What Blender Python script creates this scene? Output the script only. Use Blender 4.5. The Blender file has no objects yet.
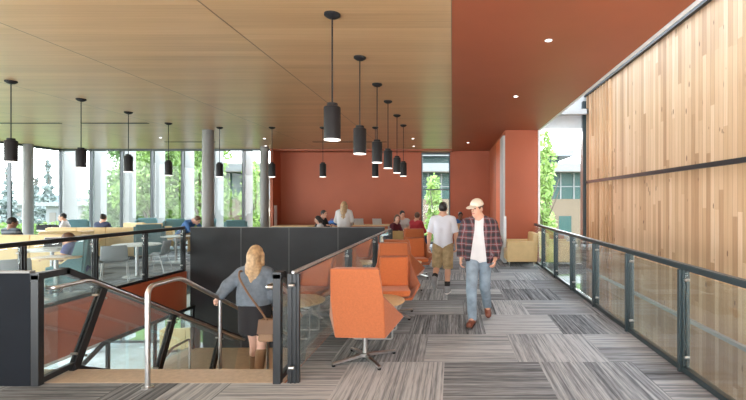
import bpy, bmesh, math, random
import numpy as np
from mathutils import Vector, Matrix
random.seed(7)
rng = np.random.default_rng(11)
PI = math.pi
C = bpy.context.scene.collection
SC = bpy.context.scene
R = math.radians

# ------------------------------------------------------------------ materials
def new_mat(name):
    m = bpy.data.materials.new(name); m.use_nodes = True
    nt = m.node_tree; nt.nodes.clear()
    out = nt.nodes.new('ShaderNodeOutputMaterial')
    b = nt.nodes.new('ShaderNodeBsdfPrincipled')
    nt.links.new(b.outputs[0], out.inputs[0])
    return m, nt, b, out

class NT:
    """tiny node-graph helper"""
    def __init__(s, nt): s.nt = nt
    def n(s, t): return s.nt.nodes.new(t)
    def put(s, sock, v):
        if hasattr(v, 'is_output') or isinstance(v, bpy.types.NodeSocket): s.nt.links.new(v, sock)
        else: sock.default_value = v
    def m(s, op, a, b=0.0, c=None):
        k = s.n('ShaderNodeMath'); k.operation = op
        s.put(k.inputs[0], a); s.put(k.inputs[1], b)
        if c is not None: s.put(k.inputs[2], c)
        return k.outputs[0]
    def obj(s):
        t = s.n('ShaderNodeTexCoord'); x = s.n('ShaderNodeSeparateXYZ')
        s.nt.links.new(t.outputs['Object'], x.inputs[0])
        return t.outputs['Object'], x.outputs[0], x.outputs[1], x.outputs[2]
    def xyz(s, a, b, c):
        k = s.n('ShaderNodeCombineXYZ'); s.put(k.inputs[0], a); s.put(k.inputs[1], b); s.put(k.inputs[2], c)
        return k.outputs[0]
    def noise(s, vec, scale=1.0, detail=3.0, rough=.5):
        k = s.n('ShaderNodeTexNoise'); s.put(k.inputs['Vector'], vec)
        k.inputs['Scale'].default_value = scale; k.inputs['Detail'].default_value = detail; k.inputs['Roughness'].default_value = rough
        return k.outputs['Fac']
    def white(s, vec):
        k = s.n('ShaderNodeTexWhiteNoise'); k.noise_dimensions = '3D'; s.put(k.inputs['Vector'], vec); return k.outputs['Value']
    def ramp(s, fac, stops):
        k = s.n('ShaderNodeValToRGB'); s.put(k.inputs[0], fac)
        e = k.color_ramp.elements
        while len(e) < len(stops): e.new(.5)
        for el, (p, c) in zip(e, stops): el.position = p; el.color = (*c, 1)
        return k.outputs[0]
    def mix(s, fac, a, b, mode='MIX'):
        k = s.n('ShaderNodeMix'); k.data_type = 'RGBA'; k.blend_type = mode
        s.put(k.inputs[0], fac)
        for i, v in ((6, a), (7, b)):
            s.put(k.inputs[i], (*v, 1) if isinstance(v, tuple) and len(v) == 3 else v)
        return k.outputs[2]

def mat(name, col, rough=.6, metal=0, var=.0, vscale=8.0, bump=0.0, bscale=200, sheen=0, emit=None, spec=.5):
    m, nt, b, out = new_mat(name); g = NT(nt)
    b.inputs['Roughness'].default_value = rough; b.inputs['Metallic'].default_value = metal
    b.inputs['Specular IOR Level'].default_value = spec
    co, x, y, z = g.obj()
    f = g.noise(co, vscale, 4)
    v = max(var, .04)
    c1 = tuple(c*(1-v) for c in col); c2 = tuple(min(1, c*(1+v)) for c in col)
    nt.links.new(g.ramp(f, [(.3, c1), (.7, c2)]), b.inputs['Base Color'])
    if bump:
        bp = g.n('ShaderNodeBump'); bp.inputs['Strength'].default_value = bump; bp.inputs['Distance'].default_value = .004
        nt.links.new(g.noise(co, bscale, 2), bp.inputs['Height']); nt.links.new(bp.outputs[0], b.inputs['Normal'])
    if sheen: b.inputs['Sheen Weight'].default_value = sheen
    if emit: b.inputs['Emission Color'].default_value = (*emit[0], 1); b.inputs['Emission Strength'].default_value = emit[1]
    return m

def glass_mat(name, tint, refl=1.0, rough=0.0, haze=0.0):
    m = bpy.data.materials.new(name); m.use_nodes = True; nt = m.node_tree; nt.nodes.clear(); g = NT(nt)
    out = g.n('ShaderNodeOutputMaterial'); tr = g.n('ShaderNodeBsdfTransparent'); tr.inputs[0].default_value = (*tint, 1)
    gl = g.n('ShaderNodeBsdfGlossy'); gl.inputs['Roughness'].default_value = rough; gl.inputs[0].default_value = (1, 1, 1, 1)
    lw = g.n('ShaderNodeLayerWeight'); lw.inputs[0].default_value = .5
    fr = g.m('MULTIPLY_ADD', g.m('POWER', lw.outputs['Facing'], 5.0), .93, .035)
    co, x, y, z = g.obj()
    sm = g.m('MULTIPLY_ADD', g.noise(co, 3.0, 2), .1, .95)
    fac = g.m('MULTIPLY', g.m('MULTIPLY', fr, refl), sm)
    mx = g.n('ShaderNodeMixShader'); nt.links.new(fac, mx.inputs[0]); nt.links.new(tr.outputs[0], mx.inputs[1]); nt.links.new(gl.outputs[0], mx.inputs[2])
    last = mx.outputs[0]
    if haze:  # milky mix standing in for whitish reflections on the guards
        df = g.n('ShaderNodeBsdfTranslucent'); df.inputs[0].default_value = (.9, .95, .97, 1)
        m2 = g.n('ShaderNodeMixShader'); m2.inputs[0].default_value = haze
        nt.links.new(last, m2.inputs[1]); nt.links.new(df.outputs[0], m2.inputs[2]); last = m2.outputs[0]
    nt.links.new(last, out.inputs[0])
    return m

def carpet_mat():
    m, nt, b, out = new_mat('striped_carpet'); g = NT(nt)
    co, x, y, z = g.obj()
    yy = g.m('ADD', y, 20 - 4.81); row = g.m('FLOOR', yy)
    xx = g.m('ADD', g.m('ADD', x, 30.3), g.m('MULTIPLY', g.m('MODULO', row, 4), .26)); colm = g.m('FLOOR', xx)
    par = g.m('MODULO', g.m('ADD', row, colm), 2.0)            # 0 or 1
    inv = g.m('SUBTRACT', 1.0, par)
    fx = g.m('FRACT', xx); fy = g.m('FRACT', yy)
    u = g.m('ADD', g.m('MULTIPLY', fx, par), g.m('MULTIPLY', fy, inv))    # across the stripes
    w = g.m('ADD', g.m('MULTIPLY', xx, inv), g.m('MULTIPLY', yy, par))    # along
    plank = g.m('FLOOR', g.m('MULTIPLY', u, 2.0))
    cid = g.xyz(row, colm, plank)
    rnd = g.white(cid)
    cid2 = g.m('MULTIPLY_ADD', row, 7.31, g.m('MULTIPLY', colm, 3.17))
    st = g.noise(g.xyz(g.m('MULTIPLY', u, 38.0), g.m('MULTIPLY', w, .7), cid2), 1.0, 2, .6)
    st2 = g.noise(g.xyz(g.m('MULTIPLY', u, 90.0), g.m('MULTIPLY', w, 5.0), cid2), 1.0, 2, .6)
    v = g.m('ADD', g.m('MULTIPLY', st, .90), g.m('MULTIPLY', st2, .40))
    v = g.m('ADD', v, g.m('MULTIPLY', g.m('SUBTRACT', rnd, .5), .30))
    col = g.ramp(v, [(.36, (.045, .053, .062)), (.60, (.20, .225, .25)), (.86, (.46, .50, .535))])
    nt.links.new(col, b.inputs['Base Color']); b.inputs['Roughness'].default_value = .85
    bp = g.n('ShaderNodeBump'); bp.inputs['Strength'].default_value = .35; bp.inputs['Distance'].default_value = .005
    nt.links.new(st2, bp.inputs['Height']); nt.links.new(bp.outputs[0], b.inputs['Normal'])
    b.inputs['Specular IOR Level'].default_value = .25
    return m

def ceiling_mat():
    m, nt, b, out = new_mat('wood_veneer_ceiling'); g = NT(nt)
    co, x, y, z = g.obj()
    pid = g.m('FLOOR', g.m('MULTIPLY', y, 5.0)); panel = g.m('FLOOR', g.m('DIVIDE', x, 2.535))
    rnd = g.white(g.xyz(pid, panel, 3.0))
    gr = g.noise(g.xyz(g.m('MULTIPLY', x, .5), g.m('MULTIPLY', y, 30.0), panel), 1.0, 4, .6)
    big = g.noise(g.xyz(g.m('MULTIPLY', x, .4), g.m('MULTIPLY', y, 3.0), panel), 1.0, 2)
    v = g.m('ADD', g.m('MULTIPLY', gr, .5), g.m('ADD', g.m('MULTIPLY', rnd, .16), g.m('MULTIPLY', big, .35)))
    col = g.ramp(v, [(.25, (.36, .215, .105)), (.55, (.52, .325, .165)), (.8, (.64, .43, .24))])
    edge = g.m('LESS_THAN', g.m('ABSOLUTE', g.m('SUBTRACT', g.m('FRACT', g.m('DIVIDE', x, 2.535)), .5)), .4965)
    col = g.mix(edge, (.12, .07, .035), col)
    ln = g.m('GREATER_THAN', g.m('FRACT', g.m('MULTIPLY', y, 5.0)), .04)
    col = g.mix(g.m('MULTIPLY_ADD', ln, .25, .75), (.2, .12, .055), col)
    nt.links.new(col, b.inputs['Base Color']); b.inputs['Roughness'].default_value = .33
    b.inputs['Specular IOR Level'].default_value = 1.0
    return m

def plank_mat():
    m, nt, b, out = new_mat('knotty_vertical_planks'); g = NT(nt)
    co, x, y, z = g.obj()
    py = g.m('DIVIDE', y, .105); pid = g.m('FLOOR', py)
    off = g.m('MULTIPLY', g.white(g.xyz(pid, 1.0, 2.0)), 3.0)
    seg = g.m('FLOOR', g.m('DIVIDE', g.m('ADD', g.m('ADD', z, off), 20.0), 2.3))
    rnd = g.white(g.xyz(pid, seg, 5.0))
    gr = g.noise(g.xyz(g.m('MULTIPLY', y, 45.0), g.m('MULTIPLY', z, 1.6), g.m('MULTIPLY', pid, 3.7)), 1.0, 4, .6)
    v = g.m('ADD', g.m('MULTIPLY', rnd, .62), g.m('MULTIPLY', gr, .42))
    col = g.ramp(v, [(.12, (.36, .195, .095)), (.42, (.54, .34, .19)), (.75, (.66, .45, .28)), (.95, (.74, .56, .39))])
    vo = g.n('ShaderNodeTexVoronoi'); vo.inputs['Scale'].default_value = 1.0; vo.voronoi_dimensions = '3D'
    nt.links.new(g.xyz(g.m('MULTIPLY', y, 8.0), g.m('MULTIPLY', z, 2.6), g.m('MULTIPLY', pid, 1.3)), vo.inputs['Vector'])
    kn = g.m('LESS_THAN', vo.outputs['Distance'], .125)
    kn = g.m('MULTIPLY', kn, g.m('GREATER_THAN', g.white(g.xyz(pid, g.m('FLOOR', g.m('MULTIPLY', z, 1.5)), 9.0)), .45))
    col = g.mix(g.m('MULTIPLY', kn, .8), col, (.12, .05, .022))
    gap = g.m('LESS_THAN', g.m('FRACT', py), .05)
    col = g.mix(g.m('MULTIPLY', gap, .65), col, (.16, .08, .04))
    nt.links.new(col, b.inputs['Base Color']); b.inputs['Roughness'].default_value = .5
    return m

def plaid_mat():
    m, nt, b, out = new_mat('plaid_flannel'); g = NT(nt)
    co, x, y, z = g.obj()
    u = g.m('ADD', x, g.m('MULTIPLY', y, .6))
    a = g.m('GREATER_THAN', g.m('FRACT', g.m('MULTIPLY', u, 11.0)), .5)
    c = g.m('GREATER_THAN', g.m('FRACT', g.m('MULTIPLY', z, 11.0)), .5)
    l1 = g.m('LESS_THAN', g.m('ABSOLUTE', g.m('SUBTRACT', g.m('FRACT', g.m('MULTIPLY', u, 11.0)), .25)), .07)
    l2 = g.m('LESS_THAN', g.m('ABSOLUTE', g.m('SUBTRACT', g.m('FRACT', g.m('MULTIPLY', z, 11.0)), .25)), .07)
    base = g.ramp(g.m('MULTIPLY', g.m('ADD', a, c), .5), [(.0, (.15, .028, .03)), (.5, (.07, .03, .035)), (1.0, (.02, .02, .027))])
    col = g.mix(g.m('MULTIPLY', g.m('MAXIMUM', l1, l2), .30), base, (.36, .36, .40))
    nt.links.new(col, b.inputs['Base Color']); b.inputs['Roughness'].default_value = .85
    return m

def brick_mat():
    m, nt, b, out = new_mat('beige_brick'); g = NT(nt)
    co, x, y, z = g.obj()
    br = g.n('ShaderNodeTexBrick'); nt.links.new(g.xyz(x, z, 0.0), br.inputs['Vector'])
    br.inputs['Color1'].default_value = (.125, .092, .062, 1); br.inputs['Color2'].default_value = (.11, .08, .054, 1); br.inputs['Mortar'].default_value = (.12, .1, .08, 1)
    br.inputs['Scale'].default_value = 2.5
    nt.links.new(br.outputs[0], b.inputs['Base Color']); b.inputs['Roughness'].default_value = .9
    return m

def leaf_mat(name, c1, c2, sub=0.35):
    m, nt, b, out = new_mat(name); g = NT(nt)
    ge = g.n('ShaderNodeNewGeometry')
    f = g.m('FRACT', g.m('MULTIPLY', ge.outputs['Random Per Island'], 13.7))
    col = g.ramp(f, [(0.1, c1), (.9, c2)])
    nt.links.new(col, b.inputs['Base Color']); b.inputs['Roughness'].default_value = .6
    tl = g.n('ShaderNodeBsdfTranslucent'); nt.links.new(col, tl.inputs[0])
    mx = g.n('ShaderNodeMixShader'); mx.inputs[0].default_value = sub
    nt.links.new(b.outputs[0], mx.inputs[1]); nt.links.new(tl.outputs[0], mx.inputs[2]); nt.links.new(mx.outputs[0], out.inputs[0])
    return m

def stripe_mat(name, c1, c2, freq, axis=2, rough=.8):
    m, nt, b, out = new_mat(name); g = NT(nt); co, x, y, z = g.obj()
    f = g.m('GREATER_THAN', g.m('FRACT', g.m('MULTIPLY', (x, y, z)[axis], freq)), .5)
    nt.links.new(g.mix(f, c1, c2), b.inputs['Base Color']); b.inputs['Roughness'].default_value = rough
    return m

M = dict(
    blackpanel=mat('matte_black_guard', (.008, .010, .014), .7, var=.2, vscale=1.5, spec=.08),
    carpet=carpet_mat(), ceil=ceiling_mat(), planks=plank_mat(), plaid=plaid_mat(), brick=brick_mat(),
    red=mat('terracotta_red_paint', (.42, .105, .046), .55, var=.05, vscale=1.2),
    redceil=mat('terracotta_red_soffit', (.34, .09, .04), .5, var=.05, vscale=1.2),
    litorange=mat('lit_recess_orange', (.75, .18, .06), .5),  # brightness of a lit recess put into the colour
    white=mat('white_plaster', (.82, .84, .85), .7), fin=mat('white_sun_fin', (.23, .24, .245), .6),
    lightgrey=mat('light_grey_panel', (.5, .52, .53), .5),
    black=mat('black_steel_panel', (.022, .024, .028), .5, var=.3, vscale=1.5, spec=.3),
    frame=mat('charcoal_steel', (.018, .020, .023), .4, metal=.2),
    teel=mat('blue_grey_steel', (.05, .072, .080), .32, metal=.5),
    mull=mat('aluminium_mullion', (.07, .08, .09), .45, metal=.2),
    column=mat('painted_column', (.20, .20, .195), .45),
    chrome=mat('brushed_chrome', (.55, .55, .55), .32, metal=1.0, var=.1, vscale=30),
    pole=mat('satin_grey_metal', (.45, .46, .47), .35, metal=.6),
    orange=mat('shaded_orange_wool', (.40, .108, .032), .85, var=.1, vscale=60, bump=.4, sheen=.3),  # chair wool darkened, the shade on the backs put into the colour
    orangein=mat('lit_orange_wool', (.58, .155, .046), .85, var=.08, vscale=60, bump=.3, sheen=.3),  # same wool in its lit tone for the inner cushions
    birch=mat('birch_top', (.70, .50, .28), .4, var=.08, vscale=14),
    tan=mat('tan_oak_edge', (.50, .41, .31), .5, var=.12, vscale=20),
    white_top=mat('white_laminate', (.78, .79, .79), .35),
    teal=mat('teal_upholstery', (.12, .26, .29), .8, var=.1, vscale=40, sheen=.2),
    tealdark=mat('deep_teal_upholstery', (.07, .15, .165), .8, var=.1, vscale=40, sheen=.2),
    yellow=mat('mustard_vinyl', (.58, .42, .19), .5, var=.06, vscale=6),
    cream=mat('cream_yellow_leather', (.70, .51, .25), .45, var=.05, vscale=8),
    grey_shell=mat('grey_plastic_shell', (.33, .36, .39), .4),
    gseam=mat('pale_seam', (.12, .12, .125), .5),
    lamp=mat('black_lamp_metal', (.016, .016, .018), .5, spec=.25), diff=mat('white_lamp_rim', (.85, .85, .85), .4, emit=((1, .93, .85), 1.2)),
    glow=mat('downlight_lens', (1, 1, 1), .4, emit=((1, .95, .88), 6)),
    slot=mat('dark_slot', (.05, .045, .04), .6),
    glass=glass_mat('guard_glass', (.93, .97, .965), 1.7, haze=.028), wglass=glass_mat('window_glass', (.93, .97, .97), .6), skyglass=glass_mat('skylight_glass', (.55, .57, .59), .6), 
    skin=mat('skin', (.60, .34, .24), .5, var=.05), skin2=mat('fair_skin', (.70, .43, .33), .5, var=.05), skindark=mat('brown_skin', (.22, .11, .07), .5),
    blond=mat('blond_hair', (.42, .28, .15), .55, var=.35, vscale=30), brown=mat('brown_hair', (.10, .05, .028), .55, var=.3, vscale=40), dark=mat('black_hair', (.014, .012, .012), .5),
    eye=mat('dark_eye', (.03, .02, .02), .2), lips=mat('lips', (.45, .15, .12), .5),
    cap=mat('cream_cap_cloth', (.66, .58, .47), .85, var=.06), tee=mat('white_cotton', (.60, .60, .615), .85, var=.04),
    jeans=mat('faded_denim', (.20, .265, .33), .85, var=.25, vscale=9), boot=mat('red_brown_leather', (.16, .045, .025), .45, var=.2), sole=mat('dark_sole', (.03, .025, .022), .7),
    bluewhite=stripe_mat('pale_blue_shirt_cloth', (.60, .64, .74), (.68, .71, .79), 60), khaki=mat('khaki_cotton', (.36, .27, .15), .85, var=.25, vscale=14),
    sock=mat('black_sock', (.015, .015, .018), .9), shoegrey=mat('grey_sneaker', (.22, .23, .25), .7), shoewhite=mat('white_sole', (.8, .8, .8), .6),
    denimgrey=mat('grey_blue_knit', (.13, .16, .195), .9, var=.15, vscale=25, bump=.3), skirt=mat('black_skirt_cloth', (.014, .013, .016), .8), tanboot=mat('tan_suede', (.30, .18, .10), .8, var=.15),
    bag=mat('brown_bag_leather', (.27, .16, .09), .6, var=.1), strap=mat('brown_strap', (.16, .085, .045), .6),
    navy=mat('navy_cotton', (.035, .05, .11), .85), blue=mat('bright_blue_cotton', (.045, .13, .33), .85), purple=mat('violet_blue_cotton', (.075, .09, .26), .85),
    plaidgrey=stripe_mat('dark_checked_cotton', (.035, .05, .07), (.13, .16, .19), 11), maroon=mat('maroon_knit', (.11, .02, .045), .85), redknit=mat('red_knit', (.36, .022, .035), .85), greytee=mat('heather_grey_cotton', (.42, .42, .44), .85), blackcl=mat('black_cotton', (.014, .014, .017), .85),
    laptop=mat('silver_laptop', (.6, .61, .62), .35, metal=.6), screen=mat('dark_screen', (.03, .035, .04), .2), paper=mat('white_paper', (.82, .82, .80), .8), bluebag=mat('blue_nylon', (.05, .17, .5), .6), wood_lap=mat('tan_cover', (.55, .30, .13), .6),
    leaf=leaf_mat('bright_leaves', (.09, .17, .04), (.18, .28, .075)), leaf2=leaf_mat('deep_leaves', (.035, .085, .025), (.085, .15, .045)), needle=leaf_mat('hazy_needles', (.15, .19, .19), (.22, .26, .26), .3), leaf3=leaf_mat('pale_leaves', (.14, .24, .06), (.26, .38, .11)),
    bark=mat('tree_bark', (.08, .06, .045), .9, var=.2), grass=mat('lawn', (.065, .12, .025), .9, var=.4, vscale=.6), path=mat('concrete_path', (.25, .25, .24), .9),
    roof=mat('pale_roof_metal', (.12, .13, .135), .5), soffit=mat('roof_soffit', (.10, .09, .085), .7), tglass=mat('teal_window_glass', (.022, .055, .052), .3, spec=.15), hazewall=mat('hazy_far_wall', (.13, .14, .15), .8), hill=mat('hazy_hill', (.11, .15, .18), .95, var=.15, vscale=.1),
    landing=mat('tan_landing_floor', (.66, .51, .34), .5, var=.1, vscale=10), lowcarpet=mat('grey_lower_carpet', (.36, .37, .37), .9, var=.2, vscale=3), concrete=mat('grey_concrete', (.3, .3, .3), .8),
)

# ------------------------------------------------------------------ mesh builder
class MB:
    def __init__(s): s.v = []; s.f = []
    def add(s, vs, fs, T=None):
        b = len(s.v)
        for p in vs:
            p = Vector(p); s.v.append(tuple(T @ p) if T is not None else tuple(p))
        for f in fs: s.f.append(tuple(b+i for i in f))
        return s
    def box(s, x0, x1, y0, y1, z0, z1, T=None):
        return s.add([(x0,y0,z0),(x1,y0,z0),(x1,y1,z0),(x0,y1,z0),(x0,y0,z1),(x1,y0,z1),(x1,y1,z1),(x0,y1,z1)],
                     [(0,3,2,1),(4,5,6,7),(0,1,5,4),(1,2,6,5),(2,3,7,6),(3,0,4,7)], T)
    def hexa(s, p):   # 8 points: bottom 4 ccw, top 4
        return s.add(p, [(0,3,2,1),(4,5,6,7),(0,1,5,4),(1,2,6,5),(2,3,7,6),(3,0,4,7)])
    def beam(s, a, b, w, h, up=(0,0,1)):   # rectangular bar from a to b
        a = Vector(a); b = Vector(b); d = (b-a).normalized(); up = Vector(up)
        sx = d.cross(up)
        if sx.length < 1e-4: sx = Vector((1,0,0))
        sx.normalize(); uz = sx.cross(d).normalized()
        sx *= w/2; uz *= h/2
        return s.hexa([a-sx-uz, a+sx-uz, b+sx-uz, b-sx-uz, a-sx+uz, a+sx+uz, b+sx+uz, b-sx+uz])
    def tube(s, pts, r, n=10, r2=None):
        pts = [Vector(p) for p in pts]; rings = []; N = len(pts)
        up = None
        for i, p in enumerate(pts):
            d = (pts[min(i+1,N-1)]-pts[max(i-1,0)]).normalized()
            if up is None:
                up = Vector((0,0,1)) if abs(d.z) < .9 else Vector((1,0,0))
            sx = d.cross(up).normalized(); up = sx.cross(d).normalized()
            rr = r if r2 is None else r+(r2-r)*i/(N-1)
            rings.append([p+(sx*math.cos(2*PI*k/n)+up*math.sin(2*PI*k/n))*rr for k in range(n)])
        vs = [q for rg in rings for q in rg]; fs = []
        for i in range(N-1):
            for k in range(n): fs.append((i*n+k, i*n+(k+1)%n, (i+1)*n+(k+1)%n, (i+1)*n+k))
        fs.append(tuple(range(n))[::-1]); fs.append(tuple((N-1)*n+k for k in range(n)))
        return s.add(vs, fs)
    def lathe(s, prof, c=(0,0,0), n=24, T=None, sx=1, sy=1):
        vs = []; fs = []
        for r, z in prof:
            for k in range(n): vs.append((c[0]+r*sx*math.cos(2*PI*k/n), c[1]+r*sy*math.sin(2*PI*k/n), c[2]+z))
        for i in range(len(prof)-1):
            for k in range(n): fs.append((i*n+k, i*n+(k+1)%n, (i+1)*n+(k+1)%n, (i+1)*n+k))
        if prof[0][0] > 1e-5: fs.append(tuple(range(n))[::-1])
        if prof[-1][0] > 1e-5: fs.append(tuple((len(prof)-1)*n+k for k in range(n)))
        return s.add(vs, fs, T)
    def ell(s, c, r, T=None, n=12, m=8):
        prof = [(max(1e-6, math.sin(PI*i/m)), -math.cos(PI*i/m)) for i in range(m+1)]
        L = Matrix.Translation(c) @ Matrix.Diagonal((*r, 1))
        return s.lathe(prof, (0,0,0), n, (T @ L) if T is not None else L)
    def build(s, name, m, parent=None, bevel=0, seg=2, smooth=True, angle=35, solid=0, sub=0, flat=False):
        me = bpy.data.meshes.new(name); me.from_pydata(s.v, [], s.f); me.update()
        bm = bmesh.new(); bm.from_mesh(me); bmesh.ops.recalc_face_normals(bm, faces=bm.faces[:]); bm.to_mesh(me); bm.free()
        me.materials.append(M[m] if isinstance(m, str) else m)
        if smooth:
            me.shade_smooth(); me.set_sharp_from_angle(angle=R(angle))
        o = bpy.data.objects.new(name, me); C.objects.link(o)
        if parent: o.parent = parent
        if solid:
            k = o.modifiers.new('thick', 'SOLIDIFY'); k.thickness = solid; k.offset = 0
        if bevel:
            k = o.modifiers.new('bevel', 'BEVEL'); k.width = bevel; k.segments = seg; k.limit_method = 'ANGLE'; k.angle_limit = R(25)
            me.shade_flat() if flat else (me.shade_smooth(), me.set_sharp_from_angle(angle=R(89)))
        if sub:
            k = o.modifiers.new('sub', 'SUBSURF'); k.levels = sub; k.render_levels = sub
        return o

def tag(o, label=None, cat=None, group=None, kind=None):
    if label: o['label'] = label
    if cat: o['category'] = cat
    if group: o['group'] = group
    if kind: o['kind'] = kind
    return o
def thing(name, label, cat, loc=(0,0,0), rz=0, group=None):
    o = bpy.data.objects.new(name, None); C.objects.link(o)
    o.location = loc; o.rotation_euler = (0, 0, rz); o.empty_display_size = .1
    return tag(o, label, cat, group)
def struct(name, label=None, cat=None):
    o = bpy.data.objects.new(name, None); C.objects.link(o); o['kind'] = 'structure'
    if label: o['label'] = label
    if cat: o['category'] = cat
    return o
def dup(o, loc, rz, label, group=None, parent=None):
    r = o.copy(); C.objects.link(r); r.location = loc; r.rotation_euler = (0, 0, rz); r['label'] = label
    if group: r['group'] = group
    for ch in list(o.children):
        c = ch.copy(); C.objects.link(c); c.parent = r
        for gch in list(ch.children):
            d = gch.copy(); C.objects.link(d); d.parent = c
    return r

# ------------------------------------------------------------------ signed-distance figures
def rotm(yaw=0, pitch=0, roll=0):
    return np.array(Matrix.Rotation(yaw, 3, 'Z') @ Matrix.Rotation(pitch, 3, 'X') @ Matrix.Rotation(roll, 3, 'Y'))
def surface_nets(D, o, h):
    nx, ny, nz = D.shape; ins = D < 0
    cs = np.zeros((nx-1, ny-1, nz-1), np.int32)
    for dx in (0,1):
        for dy in (0,1):
            for dz in (0,1): cs += ins[dx:nx-1+dx, dy:ny-1+dy, dz:nz-1+dz]
    act = (cs > 0) & (cs < 8); idx = np.argwhere(act)
    if len(idx) == 0: return [], []
    cid = -np.ones(act.shape, np.int64); cid[act] = np.arange(len(idx))
    cor = [(a,b,c) for a in (0,1) for b in (0,1) for c in (0,1)]
    vals = {c: D[idx[:,0]+c[0], idx[:,1]+c[1], idx[:,2]+c[2]] for c in cor}
    acc = np.zeros((len(idx), 3)); cnt = np.zeros(len(idx))
    for a in cor:
        for ax in range(3):
            if a[ax]: continue
            b = list(a); b[ax] = 1; b = tuple(b)
            va, vb = vals[a], vals[b]; x = (va < 0) != (vb < 0)
            t = np.where(x, va/np.where(x, va-vb, 1), 0)
            p = np.tile(np.array(a, float), (len(idx), 1)); p[:, ax] += t
            acc += p*x[:, None]; cnt += x
    V = (idx + acc/cnt[:, None])*h + o
    F = []
    for ax in range(3):
        b = [slice(None)]*3; c = [slice(None)]*3
        b[ax] = slice(0, -1); c[ax] = slice(1, None)
        A = ins[tuple(b)]; B = ins[tuple(c)]
        e = np.argwhere(A != B); u, w = [i for i in range(3) if i != ax]
        e = e[(e[:,u] > 0) & (e[:,w] > 0) & (e[:,u] < D.shape[u]-1) & (e[:,w] < D.shape[w]-1)]
        q = []
        for du, dw in ((-1,-1),(0,-1),(0,0),(-1,0)):
            k = e.copy(); k[:,u] += du; k[:,w] += dw; q.append(cid[k[:,0],k[:,1],k[:,2]])
        q = np.stack(q, 1); fl = A[e[:,0],e[:,1],e[:,2]] == (ax != 1)
        q[~fl] = q[~fl][:, ::-1]; F.append(q)
    return V, np.concatenate(F)

def sdf(name, prims, h, m, parent, k=.02, post=None):
    """prims: ('c',a,ra,b,rb[,k]) capsule; ('f',a,ra,b,rb[,k]) capsule cut flat at b; ('e',c,radii,rot[,k]) ellipsoid"""
    lo = np.full(3, 1e9); hi = -lo; bb = []
    for p in prims:
        if p[0] in 'cf':
            a, b = np.array(p[1], float), np.array(p[3], float)
            l = np.minimum(a-p[2], b-p[4]); u = np.maximum(a+p[2], b+p[4])
        else:
            c = np.array(p[1], float); r = max(p[2]); l, u = c-r, c+r
        bb.append((l, u)); lo = np.minimum(lo, l); hi = np.maximum(hi, u)
    lo -= 3*h; hi += 3*h
    n = np.ceil((hi-lo)/h).astype(int)+1
    ax = [lo[i]+h*np.arange(n[i]) for i in range(3)]
    D = np.full(n, .5)
    for p, (l, u) in zip(prims, bb):
        kk = p[5] if (p[0] in 'cf' and len(p) > 5) else (p[4] if p[0] == 'e' and len(p) > 4 else k)
        mg = 1.5*kk+2*h
        i0 = np.maximum(0, ((l-mg-lo)/h).astype(int)); i1 = np.minimum(n, ((u+mg-lo)/h).astype(int)+2)
        sl = tuple(slice(i0[i], i1[i]) for i in range(3))
        X, Y, Z = np.meshgrid(ax[0][sl[0]], ax[1][sl[1]], ax[2][sl[2]], indexing='ij')
        if p[0] in 'cf':
            a, b = np.array(p[1], float), np.array(p[3], float); d = b-a; L = max(d@d, 1e-9)
            t = ((X-a[0])*d[0]+(Y-a[1])*d[1]+(Z-a[2])*d[2])/L; tc = np.clip(t, 0, 1)
            q = np.sqrt((X-a[0]-tc*d[0])**2+(Y-a[1]-tc*d[1])**2+(Z-a[2]-tc*d[2])**2)-(p[2]+(p[4]-p[2])*tc)
            if p[0] == 'f': q = np.maximum(q, (t-1)*math.sqrt(L))
        else:
            c = p[1]; Q = p[3] if len(p) > 3 and p[3] is not None else np.eye(3)
            P = np.stack([X-c[0], Y-c[1], Z-c[2]], -1) @ Q
            s = np.sqrt((P[...,0]/p[2][0])**2+(P[...,1]/p[2][1])**2+(P[...,2]/p[2][2])**2)
            q = (s-1)*min(p[2])
        E = D[sl]; hh = np.clip(.5+.5*(E-q)/kk, 0, 1)
        D[sl] = E+(q-E)*hh-kk*hh*(1-hh)
    if post is not None:
        X, Y, Z = np.meshgrid(*ax, indexing='ij'); D = post(D, X, Y, Z)
    D = D+1e-7
    V, F = surface_nets(D, lo, h)
    me = bpy.data.meshes.new(name); me.from_pydata(V.tolist() if len(V) else [], [], F.tolist() if len(F) else [])
    me.materials.append(M[m]); me.shade_smooth()
    o = bpy.data.objects.new(name, me); C.objects.link(o); o.parent = parent
    return o

def A(*a): return np.array(a, float)
def unit(v): return v/np.linalg.norm(v)

def hand_prims(w, d, side_ax, nrm, curl=.5):
    """wrist w, hand direction d, side_ax towards the thumb, nrm = palm normal (fingers curl that way)"""
    d = unit(d); side_ax = unit(side_ax - d*(side_ax@d)); nrm = unit(nrm - d*(nrm@d)-side_ax*(nrm@side_ax))
    P = []
    for sv in (-.026, 0, .026):
        P.append(('c', w+side_ax*sv*.6+d*.01, .017, w+side_ax*sv+d*.078, .014, .012))
    for i, (sv, L) in enumerate(((.032, .072), (.011, .082), (-.011, .076), (-.031, .058))):
        b = w+side_ax*sv+d*.085; d1 = unit(d*math.cos(curl)+nrm*math.sin(curl)+side_ax*sv*2.0); p1 = b+d1*L*.5
        d2 = unit(d*math.cos(curl*2.2)+nrm*math.sin(curl*2.2)); p2 = p1+d2*L*.5
        P += [('c', b, .0105, p1, .0095, .005), ('c', p1, .0095, p2, .008, .005)]
    t0 = w+side_ax*.022+d*.022; t1 = t0+unit(side_ax*.75+d*.75+nrm*.3)*.04; t2 = t1+unit(side_ax*.2+d*.9+nrm*.5)*.032
    P += [('c', t0, .015, t1, .012, .008), ('c', t1, .012, t2, .009, .006)]
    return P

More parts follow.
